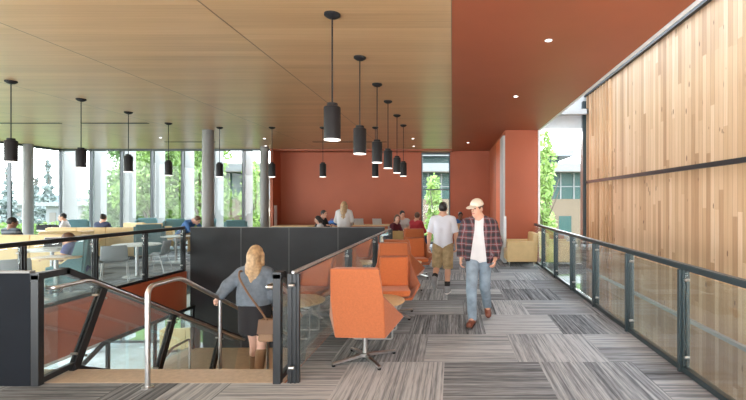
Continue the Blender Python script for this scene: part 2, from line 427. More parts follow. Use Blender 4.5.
def person(label, loc, rz, J, h=.014, skin='skin', hair=('brown', 'short'), top='tee', sleeve='long', bottom='jeans', bottom_len='long',
           shoe='boot', sole='sole', head_yaw=0, head_pitch=0, curl=.6, s=1.0, extra=None, female=False, loose=0, hem=None, open_shirt=None, socks=None):
    t = thing('person', label, 'person', loc, rz); t.scale = (s, s, s)
    j = {k: np.array(v, float) for k, v in J.items()}
    P, Cc, N, H = j['pelvis'], j['chest'], j['neck'], j['head']
    Q = rotm(head_yaw, head_pitch)
    hp = lambda x, y, z: H + Q @ A(x, y, z)
    fw = .92 if female else 1.0
    # ---- body: one continuous surface
    B = [('e', hp(0, .012, .022), (.076, .097, .100), Q), ('e', hp(0, -.022, -.045), (.058, .068, .078), Q), ('c', hp(0, -.062, -.098), .022, hp(0, -.055, -.085), .03),
         ('c', hp(0, -.086, .015), .009, hp(0, -.108, -.024), .0135, .012), ('c', hp(-.045, -.078, .035), .010, hp(.045, -.078, .035), .010, .012),
         ('e', hp(-.078, .012, -.012), (.012, .022, .032), Q, .008), ('e', hp(.078, .012, -.012), (.012, .022, .032), Q, .008),
         ('c', N-(N-Cc)*.1, .056*fw, hp(0, .015, -.06), .052*fw, .03)]
    mid = (P+Cc)/2
    SR, SL = j['sr'], j['sl']; sx = unit(SL-SR)
    hx = unit(j['hl']-j['hr'])
    for sg in (-1, 1):
        B += [('c', P+hx*sg*.075*fw, .09, mid+sx*sg*.062*fw, .088*fw, .05), ('c', mid+sx*sg*.062*fw, .088*fw, Cc+sx*sg*.085*fw, .092*fw, .05)]
    B.append(('c', SR, .050*fw, SL, .050*fw, .05)); B.append(('c', Cc, .09, N, .056, .05))
    for S in (SR, SL): B.append(('c', N+(N-Cc)*.05, .045, N*.35+S*.65, .045, .04))
    for sd in 'rl':
        S, E, W = j['s'+sd], j['e'+sd], j['w'+sd]; Hh, K, An, To = j['h'+sd], j['k'+sd], j['a'+sd], j['t'+sd]
        B += [('c', S, .050*fw, E, .041*fw), ('c', E, .041*fw, E+(W-E)*.35, .041*fw), ('c', E+(W-E)*.35, .041*fw, W, .026*fw)]
        hd = j.get('d'+sd, W-E); ds = A(0, -1, 0) if abs(unit(hd)[1]) < .8 else A(0, 0, 1); sg = -1 if sd == 'r' else 1
        nr = j.get('n'+sd, A(-sg*1.0, -.15, 0))
        th = j.get('m'+sd, ds)
        B += hand_prims(W, hd, th, nr, curl)
        B += [('c', Hh, .088, K, .056), ('c', K, .056, K+(An-K)*.3, .054), ('c', K+(An-K)*.3, .054, An, .038), ('c', An, .04, To, .03)]
    body = sdf('body', B, h, skin, t)
    # ---- face
    for sg in (-1, 1):
        MB().ell(hp(sg*.031, -.083, .010), (.013, .008, .008), Matrix.Identity(4)).build('eye', 'eye', t)
    MB().ell(hp(0, -.092, -.058), (.024, .009, .008)).build('mouth', 'lips', t)
    # ---- hair
    hc, style = hair
    if style:
        G = [('e', hp(0, .020, .032), (.083, .101, .102), Q)]
        if style == 'long':
            G += [('c', hp(0, .07, -.0), .082, hp(0, .085, -.16), .075), ('c', hp(-.05, .075, -.12), .05, hp(-.055, .105, -.33), .036), ('c', hp(.05, .075, -.12), .05, hp(.055, .105, -.33), .036), ('c', hp(0, .085, -.12), .06, hp(0, .115, -.36), .035),
                  ('c', hp(-.075, .01, .02), .03, hp(-.085, .02, -.17), .028), ('c', hp(.075, .01, .02), .03, hp(.085, .02, -.17), .028)]
        if style == 'bun': G.append(('e', hp(0, .10, .09), (.05, .05, .045), Q))
        if style == 'bob': G += [('c', hp(-.07, .02, .02), .035, hp(-.078, .02, -.10), .03), ('c', hp(.07, .02, .02), .035, hp(.078, .02, -.10), .03), ('c', hp(0, .06, 0), .08, hp(0, .07, -.10), .07)]
        qn = Q @ unit(A(0, -1, -.42)); qc = hp(0, -.045, .012)
        qn2 = Q @ unit(A(0, -.2, -1)); qc2 = hp(0, 0, -.075)
        def cut(D, X, Y, Z):
            f = (X-qc[0])*qn[0]+(Y-qc[1])*qn[1]+(Z-qc[2])*qn[2]
            D = np.maximum(D, f)
            if style in ('short', 'bun'):
                D = np.maximum(D, (X-qc2[0])*qn2[0]+(Y-qc2[1])*qn2[1]+(Z-qc2[2])*qn2[2])
            return D
        sdf('hair', G, h*.8, hc, t, post=cut)
    # ---- top
    lo = loose
    hem_z = hem if hem is not None else P[2]-.03
    T = []
    for sg in (-1, 1):
        T += [('c', P+hx*sg*.075*fw+(mid-P)*-.12, .103+lo, mid+sx*sg*.062*fw, .103*fw+lo, .05), ('c', mid+sx*sg*.062*fw, .103*fw+lo, Cc+sx*sg*.085*fw, .106*fw+lo*.6, .05)]
    T += [('c', SR+sx*.015, .060*fw, SL-sx*.015, .060*fw, .05), ('c', Cc, .10, N-(N-Cc)*.15, .062, .05)]
    for S in (SR, SL): T.append(('c', N-(N-Cc)*.05, .050, N*.35+S*.65, .055, .04))
    ST = list(T)
    for sd in 'rl':
        S, E, W = j['s'+sd], j['e'+sd], j['w'+sd]
        if sleeve == 'long': ST += [('c', S, .066*fw, E, .056*fw+lo*.5, .03), ('f', E, .056*fw+lo*.5, E+(W-E)*.93, .043*fw+lo*.4, .03)]
        elif sleeve == 'elbow': ST += [('f', S, .068*fw, S+(E-S)*.95, .062*fw, .03)]
        else: ST += [('f', S, .068*fw, S+(E-S)*.62, .064*fw, .03)]
    nk = unit(N-Cc)
    def cut_top(D, X, Y, Z):
        D = np.maximum(D, (X-N[0])*nk[0]+(Y-N[1])*nk[1]+(Z-N[2])*nk[2]-.012)
        if J.get('seated') is None: D = np.maximum(D, hem_z-Z)
        return D
    if open_shirt:
        sdf('t_shirt', T, h, top, t, post=lambda D, X, Y, Z: np.maximum(cut_top(D, X, Y, Z), hem_z-.03-Z))
        O = [tuple([p[0], p[1], p[2]+.016, p[3], p[4]+.016]+list(p[5:])) for p in ST]
        def openf(D, X, Y, Z):
            D = np.maximum(D, hem_z-.0-Z); D = np.maximum(D, (X-N[0])*nk[0]+(Y-N[1])*nk[1]+(Z-N[2])*nk[2]-.02)
            wd = np.maximum(np.abs(X-(P[0]+(Cc[0]-P[0])*np.clip((Z-P[2])/(Cc[2]-P[2]), 0, 1)))-(.062+.05*np.clip((Cc[2]-Z)/.4, 0, 1)), Y-(P[1]-.02))
            return np.maximum(D, -wd)
        sdf('overshirt', O, h, open_shirt, t, post=openf)
    else:
        sdf('shirt' if not female else 'sweater', ST, h, top, t, post=cut_top)
    # ---- bottom
    G = []
    if bottom_len == 'skirt':
        kc = (j['kr']+j['kl'])/2
        for sg in (-1, 1): G += [('f', P+hx*sg*.072+A(0,0,.08), .118, P*.32+kc*.68+hx*sg*.085, .135, .06)]
    else:
        G += [('c', P-hx*.07, .098, P+hx*.07, .098, .05)]
        for sd in 'rl':
            Hh, K, An = j['h'+sd], j['k'+sd], j['a'+sd]
            if bottom_len == 'long': G += [('c', Hh, .098, K, .074, .025), ('f', K, .074, An+(An-K)*.04, .062, .02)]
            else: G += [('f', Hh, .112, K+(An-K)*.06, .096, .025)]
    def cut_bot(D, X, Y, Z):
        return np.maximum(D, Z-(P[2]+.12)) if J.get('seated') is None else D
    sdf({'long': 'trousers', 'short': 'shorts', 'skirt': 'skirt'}[bottom_len], G, h, bottom, t, post=cut_bot)
    # ---- footwear
    for sd in 'rl':
        An, To, K = j['a'+sd], j['t'+sd], j['k'+sd]; f = unit(To-An); dn = A(0, 0, -1.0); fl = unit(A(f[0], f[1], f[2]*.3))
        top_pt = An+unit(K-An)*(.30 if shoe == 'tanboot' else .10 if shoe == 'boot' else .035)
        S_ = [('c', top_pt, .056 if shoe != 'tanboot' else .062, An, .05), ('c', An+A(0,.0,-.03)-fl*.02, .045, To+A(0,0,-.005), .042), ('c', An-fl*.03+A(0,0,-.03), .042, To, .038)]
        low = min(An[2]-.082, To[2]-.042)
        so = sdf('boot' if 'boot' in shoe else 'shoe', S_, h*.8, shoe, t, post=lambda D, X, Y, Z: np.maximum(D, (low-Z) if abs(f[2]) < .45 else D-1) if True else D)
        sdf('sole', [('c', An-fl*.035+A(0,0,-.062), .040, To+fl*.01+A(0,0,-.022), .044)], h*.8, sole, so,
            post=lambda D, X, Y, Z: np.maximum(D, np.maximum(low-.008-Z, Z-low-.02)) if abs(f[2]) < .45 else np.maximum(D, 0*Z))
        if socks:
            sdf('sock', [('f', An, .047, An+(K-An)*.36, .056)], h*.8, socks, t)
    if extra: extra(t, j, hp, Q, h)
    return t

def stand_pose(**kw):
    J = dict(pelvis=(0,0,.95), chest=(0,.0,1.32), neck=(0,.01,1.49), head=(0,-.02,1.635), sr=(-.18,0,1.395), sl=(.18,0,1.395),
             er=(-.24,.03,1.13), el=(.24,.03,1.13), wr=(-.26,-.05,.89), wl=(.26,-.05,.89),
             hr=(-.09,0,.90), hl=(.09,0,.90), kr=(-.10,-.02,.50), kl=(.10,-.02,.50), ar=(-.10,.03,.09), al=(.10,.03,.09), tr=(-.12,-.13,.045), tl=(.12,-.13,.045))
    J.update(kw); return J
def seat_pose(lean=.1, hz=.50, reach=.36, hand_z=.77, look=0, **kw):
    y = -lean
    J = dict(pelvis=(0,.0,hz+.06), chest=(0,y*.8,hz+.40), neck=(0,y*1.1-.0,hz+.57), head=(0,y*1.35-.03,hz+.70), sr=(-.18,y,hz+.50), sl=(.18,y,hz+.50),
             er=(-.24,y-.10,hz+.24), el=(.24,y-.10,hz+.24), wr=(-.12,y-reach,hand_z), wl=(.12,y-reach,hand_z),
             hr=(-.09,-.02,hz+.04), hl=(.09,-.02,hz+.04), kr=(-.11,-.44,hz+.02), kl=(.11,-.44,hz+.02), ar=(-.11,-.40,.09), al=(.11,-.40,.09), tr=(-.11,-.55,.045), tl=(.11,-.55,.045), seated=1,
             dr=(.15,-1,0), dl=(-.15,-1,0), nr=(0,0,-1), nl=(0,0,-1), mr=(1,0,0), ml=(-1,0,0))
    J.update(kw); return {k: v for k, v in J.items()}
_old_person = person
def person(label, loc, rz, J, **kw):
    seated = J.get('seated'); J2 = {k: v for k, v in J.items() if k != 'seated'}
    class D_(dict): pass
    d = D_(J2)
    return _person(label, loc, rz, J2, seated, **kw)
def _person(label, loc, rz, J2, seated, **kw):
    class JJ(dict):
        def get(s, k, dflt=None): return seated if k == 'seated' else dict.get(s, k, dflt)
    return _old_person(label, loc, rz, JJ(J2), **kw)

# ------------------------------------------------------------------ constants of the place
EYE = 1.72; F = 450.0; VX, VY = 452.0, 201.0
HC = 3.72                      # ceiling height
VX0, VX1, VY0, VY1 = -6.5, -1.57, 4.6, 11.0   # stairwell opening
LOW = -3.72; LAND = -1.86
def at(px, Y): return (px-VX)/F*Y

# ================================================================== THE SETTING
fl = MB()
fl.box(-15.15, VX0, -4, 17.3, -.3, 0); fl.box(VX1, 2.40, -4, 18, -.3, 0); fl.box(VX0, VX1, -4, 4.25, -.3, 0); fl.box(VX0, VX1, VY1+.06, 17.3, -.3, 0); fl.box(-6.9, VX1, 17.3, 18, -.3, 0)
tag(fl.build('floor', 'carpet', smooth=False), kind='structure')
tag(MB().box(VX0, VX1-.0, 4.25, VY0, -.06, .002).box(VX0, VX1, VY0-.02, VY0, -.3, -.0).build('trim_1', 'tan', smooth=False), kind='structure')
tag(MB().box(-15.4, 3.8, -4, 17.3, LOW-.3, LOW).build('floor', 'lowcarpet', smooth=False), kind='structure')
tag(MB().box(VX0+.02, VX1-.02, 8.1, VY1-.02, LAND-.25, LAND).build('floor_landing', 'landing', smooth=False), kind='structure')
# red slab edges of the stairwell
fa = MB(); fa.box(VX0-.10, VX0+.015, 2, VY1-.002, -.89, .003)
tag(fa.build('trim_2', 'red', smooth=False), kind='structure')
tag(MB().box(VX0-.12, VX0+.03, 2, VY1, -.93, -.885).build('trim_3', 'white', smooth=False), kind='structure')
tag(MB().box(VX1-.014, VX1+.12, 4.25, VY1, LOW, -.301).box(VX1-.014, VX1-.001, 4.25, VY1, -.301, .003).build('wall_stairwell_right', 'red', smooth=False), kind='structure')
tag(MB().box(2.40, 2.44, -4, 12.7, -.9, .004).build('trim_4', 'teel', smooth=False), kind='structure')
tag(MB().box(-15.4, VX0-.12, -4, 17.2, -.95, -.62).build('ceiling_lower', 'white', smooth=False), kind='structure')
# ceilings
tag(MB().box(-15.6, 0, -4, 17.35, HC, HC+.3).build('ceiling', 'ceil', smooth=False), kind='structure')
tag(MB().box(0, 2.43, -4, 18.2, HC+.001, HC+.3).box(-7.0, 0, 17.35, 18.2, HC-.06, HC+.3).build('ceiling_soffit', 'redceil', smooth=False), kind='structure')
# walls
wb = MB(); wb.box(-6.95, -1.20, 18, 18.25, -.3, HC); wb.box(-.10, 1.6, 18, 18.25, -.3, HC); wb.box(-1.2, -.1, 18, 18.25, HC-.06, HC)
tag(wb.build('wall_back', 'red', smooth=False), kind='structure')
tag(MB().box(-6.95, -6.85, 17.2, 18, -.3, HC).build('wall_back_return', 'red', smooth=False), kind='structure')
tag(MB().box(1.5, 2.42, 12.7, 18.2, -.3, HC).build('wall_pier', 'red', smooth=False), kind='structure')
tag(MB().box(1.47, 1.5, 13.75, 15.0, 0, HC-.1).build('trim_5', 'litorange', smooth=False), kind='structure')  # flat panel standing for a lit recess, its light in the colour
tag(MB().box(1.44, 1.5, 12.72, 13.5, 0, HC-.15).build('trim_6', 'lightgrey', smooth=False), kind='structure')
XW = 3.8
wr = MB(); wr.box(XW, XW+.2, -4, 12.72, LOW, 4.66)
tag(wr.build('wall_right', 'planks', smooth=False), kind='structure')
tag(MB().box(XW+.01, XW+.2, -4, 12.72, 4.72, 5.8).build('wall_right_upper', 'white', smooth=False), kind='structure')
tag(MB().box(XW-.07, XW+.03, -4, 12.72, 4.65, 4.73).build('trim_7', 'frame', smooth=False), kind='structure')
tag(MB().box(XW-.06, XW+.02, -4, 12.72, 2.215, 2.285).build('trim_8', 'frame', smooth=False), kind='structure')
tag(MB().box(XW-.06, XW+.02, -4, 12.72, -.205, -.150).build('trim_9', 'pole', smooth=False), kind='structure')
tag(MB().box(-6.86, -6.80, 17.34, 17.50, .35, 1.55).build('trim_20', 'white', smooth=False), kind='structure')
# raised slats on the far end of the plank wall
sl = MB()
for i in range(9):
    y = 12.55-i*.22; sl.box(XW-.05, XW+.01, y-.05, y, LOW, 2.21); sl.box(XW-.05, XW+.01, y-.05, y, 2.29, 4.64)
tag(sl.build('trim_10', 'planks', smooth=False), kind='structure')
tag(MB().box(2.44, 2.50, -4, 12.7, HC, 5.8).build('wall_skylight_left', 'white', smooth=False), kind='structure')
tag(MB().box(2.44, XW+.2, 12.75, 12.9, HC+.06, 5.8).build('wall_skylight_end', 'lightgrey', smooth=False), kind='structure')
tag(MB().box(2.44, XW, 12.5, 12.72, HC+.42, HC+.56).build('trim_11', 'lightgrey', smooth=False), kind='structure')
tag(MB().box(-15.6, 4.0, -4.2, -4, LOW, 5.8).build('wall_front', 'white', smooth=False), kind='structure')
tag(MB().box(XW-.13, XW+.03, 12.62, 12.86, LOW, HC+.8).build('trim_12', 'teel', smooth=False), kind='structure')
# black stairwell wall with pale seams
tag(MB().box(VX0+.1, VX1-.08, VY1, VY1+.06, LOW, 1.07).build('wall_stairwell_far', 'black', smooth=False), kind='structure')
sm = MB()
for px in (241, 289, 338): x = at(px, VY1); sm.box(x-.008, x+.008, VY1-.004, VY1, LAND, 1.06)
tag(sm.build('trim_13', 'gseam', smooth=False), kind='structure')
tag(MB().box(VX0+.1, VX1-.08, VY1-.006, VY1+.07, 1.068, 1.085).build('trim_14', 'column', smooth=False), kind='structure')

# ------------------------------------------------------------------ windows
def window_wall(name, p0, p1, z0, z1, step, fins=0, first=None, m='mull', mw=.05):
    """glazed wall from p0 to p1; outward normal is to the left of p0->p1"""
    root = struct(name)
    p0 = Vector((*p0, 0)); p1 = Vector((*p1, 0)); d = (p1-p0); L = d.length; d.normalize(); nrm = Vector((-d.y, d.x, 0))
    fr = MB()
    for z in (z0, z1-.08):
        a = p0+Vector((0,0,z+.04)); b = p1+Vector((0,0,z+.04)); fr.beam(a, b, .1, .08)
    fr.build('window_frame', m, root, smooth=False)
    ts = []; t = 0 if first is None else first
    while t < L+.01: ts.append(t); t += step
    for t in ts:
        a = p0+d*t
        MB().beam(a+Vector((0,0,z0)), a+Vector((0,0,z1)), mw, .12, up=nrm).build('mullion', m, root, smooth=False)
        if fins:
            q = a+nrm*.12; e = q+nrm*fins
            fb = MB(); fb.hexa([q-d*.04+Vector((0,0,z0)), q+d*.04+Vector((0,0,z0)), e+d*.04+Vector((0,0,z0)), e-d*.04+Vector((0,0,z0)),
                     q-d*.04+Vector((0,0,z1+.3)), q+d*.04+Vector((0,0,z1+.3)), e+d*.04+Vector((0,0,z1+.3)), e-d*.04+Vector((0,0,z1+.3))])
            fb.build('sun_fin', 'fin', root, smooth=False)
    edges = ([0] if ts[0] > .05 else [])+ts+([L] if ts[-1] < L-.05 else [])
    for a, b in zip(edges[:-1], edges[1:]):
        A_ = p0+d*(a+.03); B_ = p0+d*(b-.03)
        MB().add([A_+Vector((0,0,z0+.06)), B_+Vector((0,0,z0+.06)), B_+Vector((0,0,z1-.06)), A_+Vector((0,0,z1-.06))], [(0,1,2,3)]).build('glass_pane', 'wglass', root, smooth=False)
    return root
window_wall('window_1', (-15.1, 17.3), (-6.95, 17.3), 0, HC, 1.17, .62, .05)
window_wall('window_2', (-15.1, 0.0), (-15.1, 17.25), 0, HC, 1.92, 0, 0)
w = window_wall('window_3', (-1.2, 18.05), (-.1, 18.05), 0.0, HC-.06, 1.1, 0, 0)
MB().box(-1.2, -.1, 18.02, 18.08, 2.15, 2.2).build('transom', 'mull', w, smooth=False)
w = window_wall('window_4', (2.46, 12.75), (3.72, 12.75), LOW, HC+.06, 1.26, 0, 0, m='white', mw=.05)
MB().box(2.46, 3.72, 12.7, 12.8, -.35, -.05).build('transom', 'mull', w, smooth=False)
window_wall('window_5', (-15.1, 17.3), (-1.6, 17.3), LOW, -.62, 1.17, .62, .05)
window_wall('window_6', (-15.1, 0.0), (-15.1, 17.25), LOW, -.62, 1.92, 0, 0)
tag(MB().box(-15.4, -6.9, 17.22, 17.42, -.62, 0).build('trim_15', 'mull', smooth=False), kind='structure')
sk = struct('window_7')
f_ = MB()
for i in range(14): y = -3.9+i*1.27; f_.box(2.46, XW+.2, y-.02, y+.02, 5.74, 5.82)
f_.build('window_frame', 'white', sk, smooth=False)
MB().add([(2.46,-4,5.78),(XW+.2,-4,5.78),(XW+.2,12.8,5.78),(2.46,12.8,5.78)], [(0,1,2,3)]).build('glass_pane', 'skyglass', sk, smooth=False)
# structural columns
for i, (px, Y, lab) in enumerate(((208, 12.7, 'tall grey round column in front of the windows behind the black wall'), (264.5, 16.6, 'grey round column beside the red wall'), (28, 15.8, 'grey round column at the far left by the side windows'))):
    x = at(px, Y); c = thing('round_column', lab, 'column', (x, Y, 0)); c['kind'] = 'structure'
    MB().lathe([(.15, 0), (.15, HC)], n=28).build('shaft', 'column', c)
    MB().lathe([(.17, 0), (.17, .05), (.155, .06)], n=28).build('base_ring', 'mull', c)
# ceiling slots and downlights
for i, (x0, x1, Y) in enumerate(((-11.6, -10.05, 11.55), (-9.5, -7.8, 11.55), (-4.7, -2.2, 15.2), (-9.7, -8.0, 15.2))):
    tag(MB().box(x0, x1, Y-.05, Y+.05, HC-.012, HC+.01).build('trim_%d' % (16+i), 'slot', smooth=False), kind='structure')

# ------------------------------------------------------------------ stairs
def flight(name, label, x0, x1, y0, z0, n, dirn):
    root = thing(name, label, 'stairs', (0, 0, 0)); root['kind'] = 'structure'
    g_, r_ = .348, .169
    for i in range(1, n+1):
        ya = y0+dirn*g_*(i-1); yb = y0+dirn*(g_*i+.03); z = z0-r_*i
        MB().box(x0, x1, min(ya, yb), max(ya, yb), z-.05, z).build('tread', 'tan', root, smooth=False)
        MB().box(x0, x1, min(ya, ya+dirn*.02), max(ya, ya+dirn*.02), z, z+r_-.05).build('riser', 'concrete', root, smooth=False)
    for x in (x0-.05, x1):
        a = Vector((x+.025, y0-dirn*.1, z0-.10)); b = Vector((x+.025, y0+dirn*(g_*n+.1), z0-r_*n-.10))
        MB().beam(a, b, .05, .34).build('stringer', 'frame', root, smooth=False)
    return root
flight('stair_flight', 'wide upper stair flight going down to the landing', -3.82, -1.66, VY0, 0, 10, 1)
flight('stair_flight', 'lower stair flight turning back under the left floor edge', -6.2, -4.05, 8.1, LAND, 10, -1)

# ------------------------------------------------------------------ guards
def clip_pair(mb, x, y, z, s): mb.tube([(x-s, y, z), (x+s, y, z)], .018, 8)
def depth_guard(label, X, ys, y_end0, y_end1, side, pm='frame', tm='frame', post_w=.075, rail=(.055, .045), bottom=True, z=0):
    root = thing('glass_guardrail', label, 'railing', (X, ys[0], z))
    oy = ys[0]
    for y in ys:
        p = MB(); p.box(-.008-.02, .008-.02, y-oy-post_w/2, y-oy+post_w/2, 0, 1.03); p.box(-.008+.02, .008+.02, y-oy-post_w/2, y-oy+post_w/2, 0, 1.03)
        p.box(-.055, .055, y-oy-.018, y-oy+.018, 0, 1.03)
        po = p.build('post', pm, root, smooth=False)
        for zz in (.16, .93):
            for dy in (-.065, .065): MB().tube([(-.024, y-oy+dy, zz), (.024, y-oy+dy, zz)], .016, 10).build('glass_clip', 'chrome', po)
    MB().box(-rail[0]/2, rail[0]/2, y_end0-oy, y_end1-oy, 1.03, 1.03+rail[1]).build('top_rail', tm, root, bevel=.006)
    if bottom: MB().box(-.03, .03, y_end0-oy, y_end1-oy, 0.005, .06).build('bottom_rail', pm, root, smooth=False)
    e = [y_end0]+[y for y in ys if y_end0+.2 < y < y_end1-.2]+[y_end1]
    for a, b in zip(e[:-1], e[1:]):
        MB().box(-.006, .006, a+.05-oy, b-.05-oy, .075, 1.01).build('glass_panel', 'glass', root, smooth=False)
    return root
depth_guard('long glass guardrail with blue grey steel posts in front of the plank wall', 2.34, [3.16-1.39+1.39*i for i in range(8)], 1.5, 12.68, 1, 'teel', 'teel', .085, (.07, .06))
depth_guard('glass guardrail between the stairwell and the orange chairs', -1.50, [4.25+.02, 6.5, 8.75, 10.95], 4.24, 10.99, 1, 'frame', 'pole', .06, (.03, .03), bottom=False)
depth_guard('black framed glass guardrail along the left edge of the stairwell', -6.56, [5.48, 6.87, 8.26, 9.62, 10.98], 4.9, 11.0, -1, 'frame', 'frame', .08, (.07, .07))

# solid black guard at the front left
gp = thing('guard_panel', 'solid black guard panel at the left end of the stair top', 'panel', (0, 4.20, 0))
MB().box(-6.6, at(32, 4.2), -.02, .02, 0.0, 1.05).build('panel', 'blackpanel', gp, smooth=False)
MB().box(-6.6, at(32, 4.2)+.004, -.03, .03, 1.05, 1.068).build('top_cap', 'column', gp, smooth=False)
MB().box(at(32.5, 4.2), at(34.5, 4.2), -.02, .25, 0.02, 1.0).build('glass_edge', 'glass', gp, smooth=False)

SL = .486
def rail_h(y, y0=4.5, h0=1.05): return h0 if y < y0 else h0-SL*(y-y0)
def stair_guard(label, X, y_start, y0, ys, y_end, h0=1.05, flat_base=True):
    root = thing('stair_guard', label, 'railing', (X, y_start, 0))
    Y = lambda y: y-y_start
    p = MB().box(-.035, .035, -.03, .03, 0.002, h0-.02); p.build('post', 'frame', root, smooth=False)
    tr = MB()
    tr.beam((0, Y(y_start)-.03, h0-.03), (0, Y(y0)+.02, h0-.03), .08, .06)
    tr.beam((0, Y(y0)-.02, h0-.02), (0, Y(y_end), h0-.03-SL*(y_end-y0)), .08, .06)
    tr.build('top_rail', 'frame', root, smooth=False)
    pts_b = []
    for y in ys:      # posts set square to the slope
        zt = rail_h(y, y0, h0)-.05; hgt = .84; yb = y-hgt*math.sin(math.atan(SL))*1.05; zb = zt-hgt*math.cos(math.atan(SL))
        q = MB()
        for dx in (-.022, .022): q.beam((dx, Y(yb), zb), (dx, Y(y), zt), .016, .085, up=(0, 1, 0))
        q.beam((0, Y(yb), zb), (0, Y(y), zt), .05, .02, up=(0, 1, 0))
        po = q.build('post', 'frame', root, smooth=False)
        for t_ in (.16, .88):
            for o_ in (-.06, .06): MB().tube([(-.03, Y(yb+(y-yb)*t_)+o_, zb+(zt-zb)*t_-o_*SL), (.03, Y(yb+(y-yb)*t_)+o_, zb+(zt-zb)*t_-o_*SL)], .013, 8).build('glass_clip', 'chrome', po)
        pts_b.append(((yb, zb), (y, zt)))
    first = ((y_start+.05, .06), (y_start+.05, h0-.07)); prev = first
    br = MB().beam((0, 0, .035), (0, Y(pts_b[0][0][0]), .05), .05, .05); br.build('bottom_rail', 'frame', root, smooth=False)
    for i, k in enumerate(pts_b+[((y_end-.3, rail_h(y_end-.3, y0, h0)-.9), (y_end, rail_h(y_end, y0, h0)-.07))]):
        (ya, za), (yb_, zb_) = prev; (yc, zc), (yd, zd) = k
        poly = [(0, Y(ya), za+.05), (0, Y(yc), zc+.05)]
        poly += [(0, Y(yd), zd-.01)]
        if i == 0: poly += [(0, Y(y0), h0-.07)]
        poly += [(0, Y(yb_), zb_-.01)]
        n = len(poly)
        g2 = MB().add([(x-.005, y, z) for x, y, z in poly]+[(x+.005, y, z) for x, y, z in poly], [tuple(range(n)), tuple(range(n, 2*n))[::-1]]+[(a, (a+1) % n, n+(a+1) % n, n+a) for a in range(n)])
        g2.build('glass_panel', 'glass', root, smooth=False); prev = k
    return root
stair_guard('dark steel and glass guard sloping down on the left side of the stairs', -3.87, 4.2, 4.5, [4.99, 6.26, 7.53], 8.2)
rg = stair_guard('dark steel and glass guard sloping down on the right side of the stairs', -1.645, 4.25, 4.32, [5.2, 6.4, 7.6], 8.2)
# lower flight guard
lg = thing('stair_guard', 'black glass guard on the landing and lower flight below the red slab edge', 'railing', (-6.27, 8.2, LAND))
tr = MB(); tr.beam((0, 2.75, 1.02), (0, -.1, 1.02), .05, .06); tr.beam((0, -.1, 1.02), (0, -3.0, 1.02-SL*2.9), .05, .06); tr.build('top_rail', 'frame', lg, smooth=False)
for y in (2.7, 1.3, 0.0): MB().box(-.02, .02, y-.035, y+.035, -.1, 1.0).build('post', 'frame', lg, smooth=False)
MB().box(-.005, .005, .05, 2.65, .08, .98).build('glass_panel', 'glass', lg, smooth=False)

# handrails: bent steel tubes on posts
def bend(pts, r=.08, n=5):
    pts = [Vector(p) for p in pts]; out = [pts[0]]
    for a, b, c in zip(pts[:-2], pts[1:-1], pts[2:]):
        u = (a-b).normalized(); v = (c-b).normalized(); k = min(r, (a-b).length*.45, (c-b).length*.45)
        for i in range(n+1):
            t = i/n; out.append((b+u*k)*(1-t)**2+b*2*t*(1-t)+(b+v*k)*t**2)
    out.append(pts[-1]); return out
hr = thing('handrail', 'bent steel centre handrail rising from the stair top beside the woman', 'handrail', (-2.8, 4.14, 0))
MB().tube(bend([(0,0,0),(0,0,.93),(0,.49,.93),(0,1.85,.93-SL*1.36),(0,4.0,.93-SL*3.51),(0,4.0,LAND)], .10), .023, 12).build('rail', 'chrome', hr)
for y in (1.29, 2.7): MB().tube([(0,y,.93-SL*(y-.49)-.01), (0,y,-.169*math.ceil((y-.46)/.348))], .020, 10).build('post', 'chrome', hr)
MB().lathe([(.05,0),(.05,.012),(.03,.016)], n=16).build('floor_flange', 'chrome', hr)
hl = thing('handrail', 'steel handrail fixed along the inside of the left stair guard', 'handrail', (-3.76, 4.25, 0))
MB().tube(bend([(-.08,.02,.90),(0,.0,.90),(0,.42,.90),(0,3.9,.90-SL*3.48)], .06), .02, 10).build('rail', 'chrome', hl)
for y in (.1, 2.0): MB().tube([(0,y,.90-max(0,y-.42)*SL-.02),(-.04,y,.84-max(0,y-.42)*SL),(-.1,y,.84-max(0,y-.42)*SL)], .009, 8).build('bracket', 'chrome', hl)
h3 = thing('handrail', 'short steel handrail end on the right stair guard beside the bag', 'handrail', (-1.76, 4.3, 0))
MB().tube(bend([(.06,-.02,.9),(0,-.02,.9),(0,.2,.9),(0,3.8,.9-SL*3.6)], .05), .02, 10).build('rail', 'chrome', h3)
h4 = thing('handrail', 'steel handrail of the lower flight seen beyond the stair guard', 'handrail', (-5.1, 8.2, LAND))
MB().tube(bend([(0,.55,0),(0,.55,.9),(0,.0,.9),(0,-3.0,.9-SL*3.0)], .08), .021, 10).build('rail', 'chrome', h4)

# ================================================================== PENDANTS AND DOWNLIGHTS
def pendant(loc, label):
    t = thing('pendant_lamp', label, 'lamp', loc, 0, 'black cylinder pendants around the stairwell')
    MB().lathe([(.0,-.0),(.085,0),(.085,-.02),(.05,-.045),(.014,-.055),(.0,-.055)][::-1], n=24).build('canopy', 'lamp', t)
    MB().tube([(0,0,-.05),(0,0,-.985)], .0085, 8).build('stem', 'lamp', t)
    MB().lathe([(.0,-.955),(.055,-.955),(.058,-.985),(.083,-.995),(.088,-1.005),(.088,-1.34),(.074,-1.34),(.074,-1.10),(0,-1.10)], n=32).build('shade', 'lamp', t)
    MB().lathe([(.066,-1.332),(.0855,-1.332),(.0855,-1.352),(.066,-1.352),(.066,-1.332)], n=32).build('rim', 'diff', t)
    return t
ordn = ['nearest', 'second nearest', 'third nearest', 'fourth nearest', 'fifth nearest', 'farthest']
first = None; spots = []
for i, Y in enumerate((4.81, 6.25, 7.69, 9.0, 10.47, 11.84)):
    spots.append((-1.28, Y, 'black cylinder pendant, %s to the camera in the row over the orange chairs' % ordn[i]))
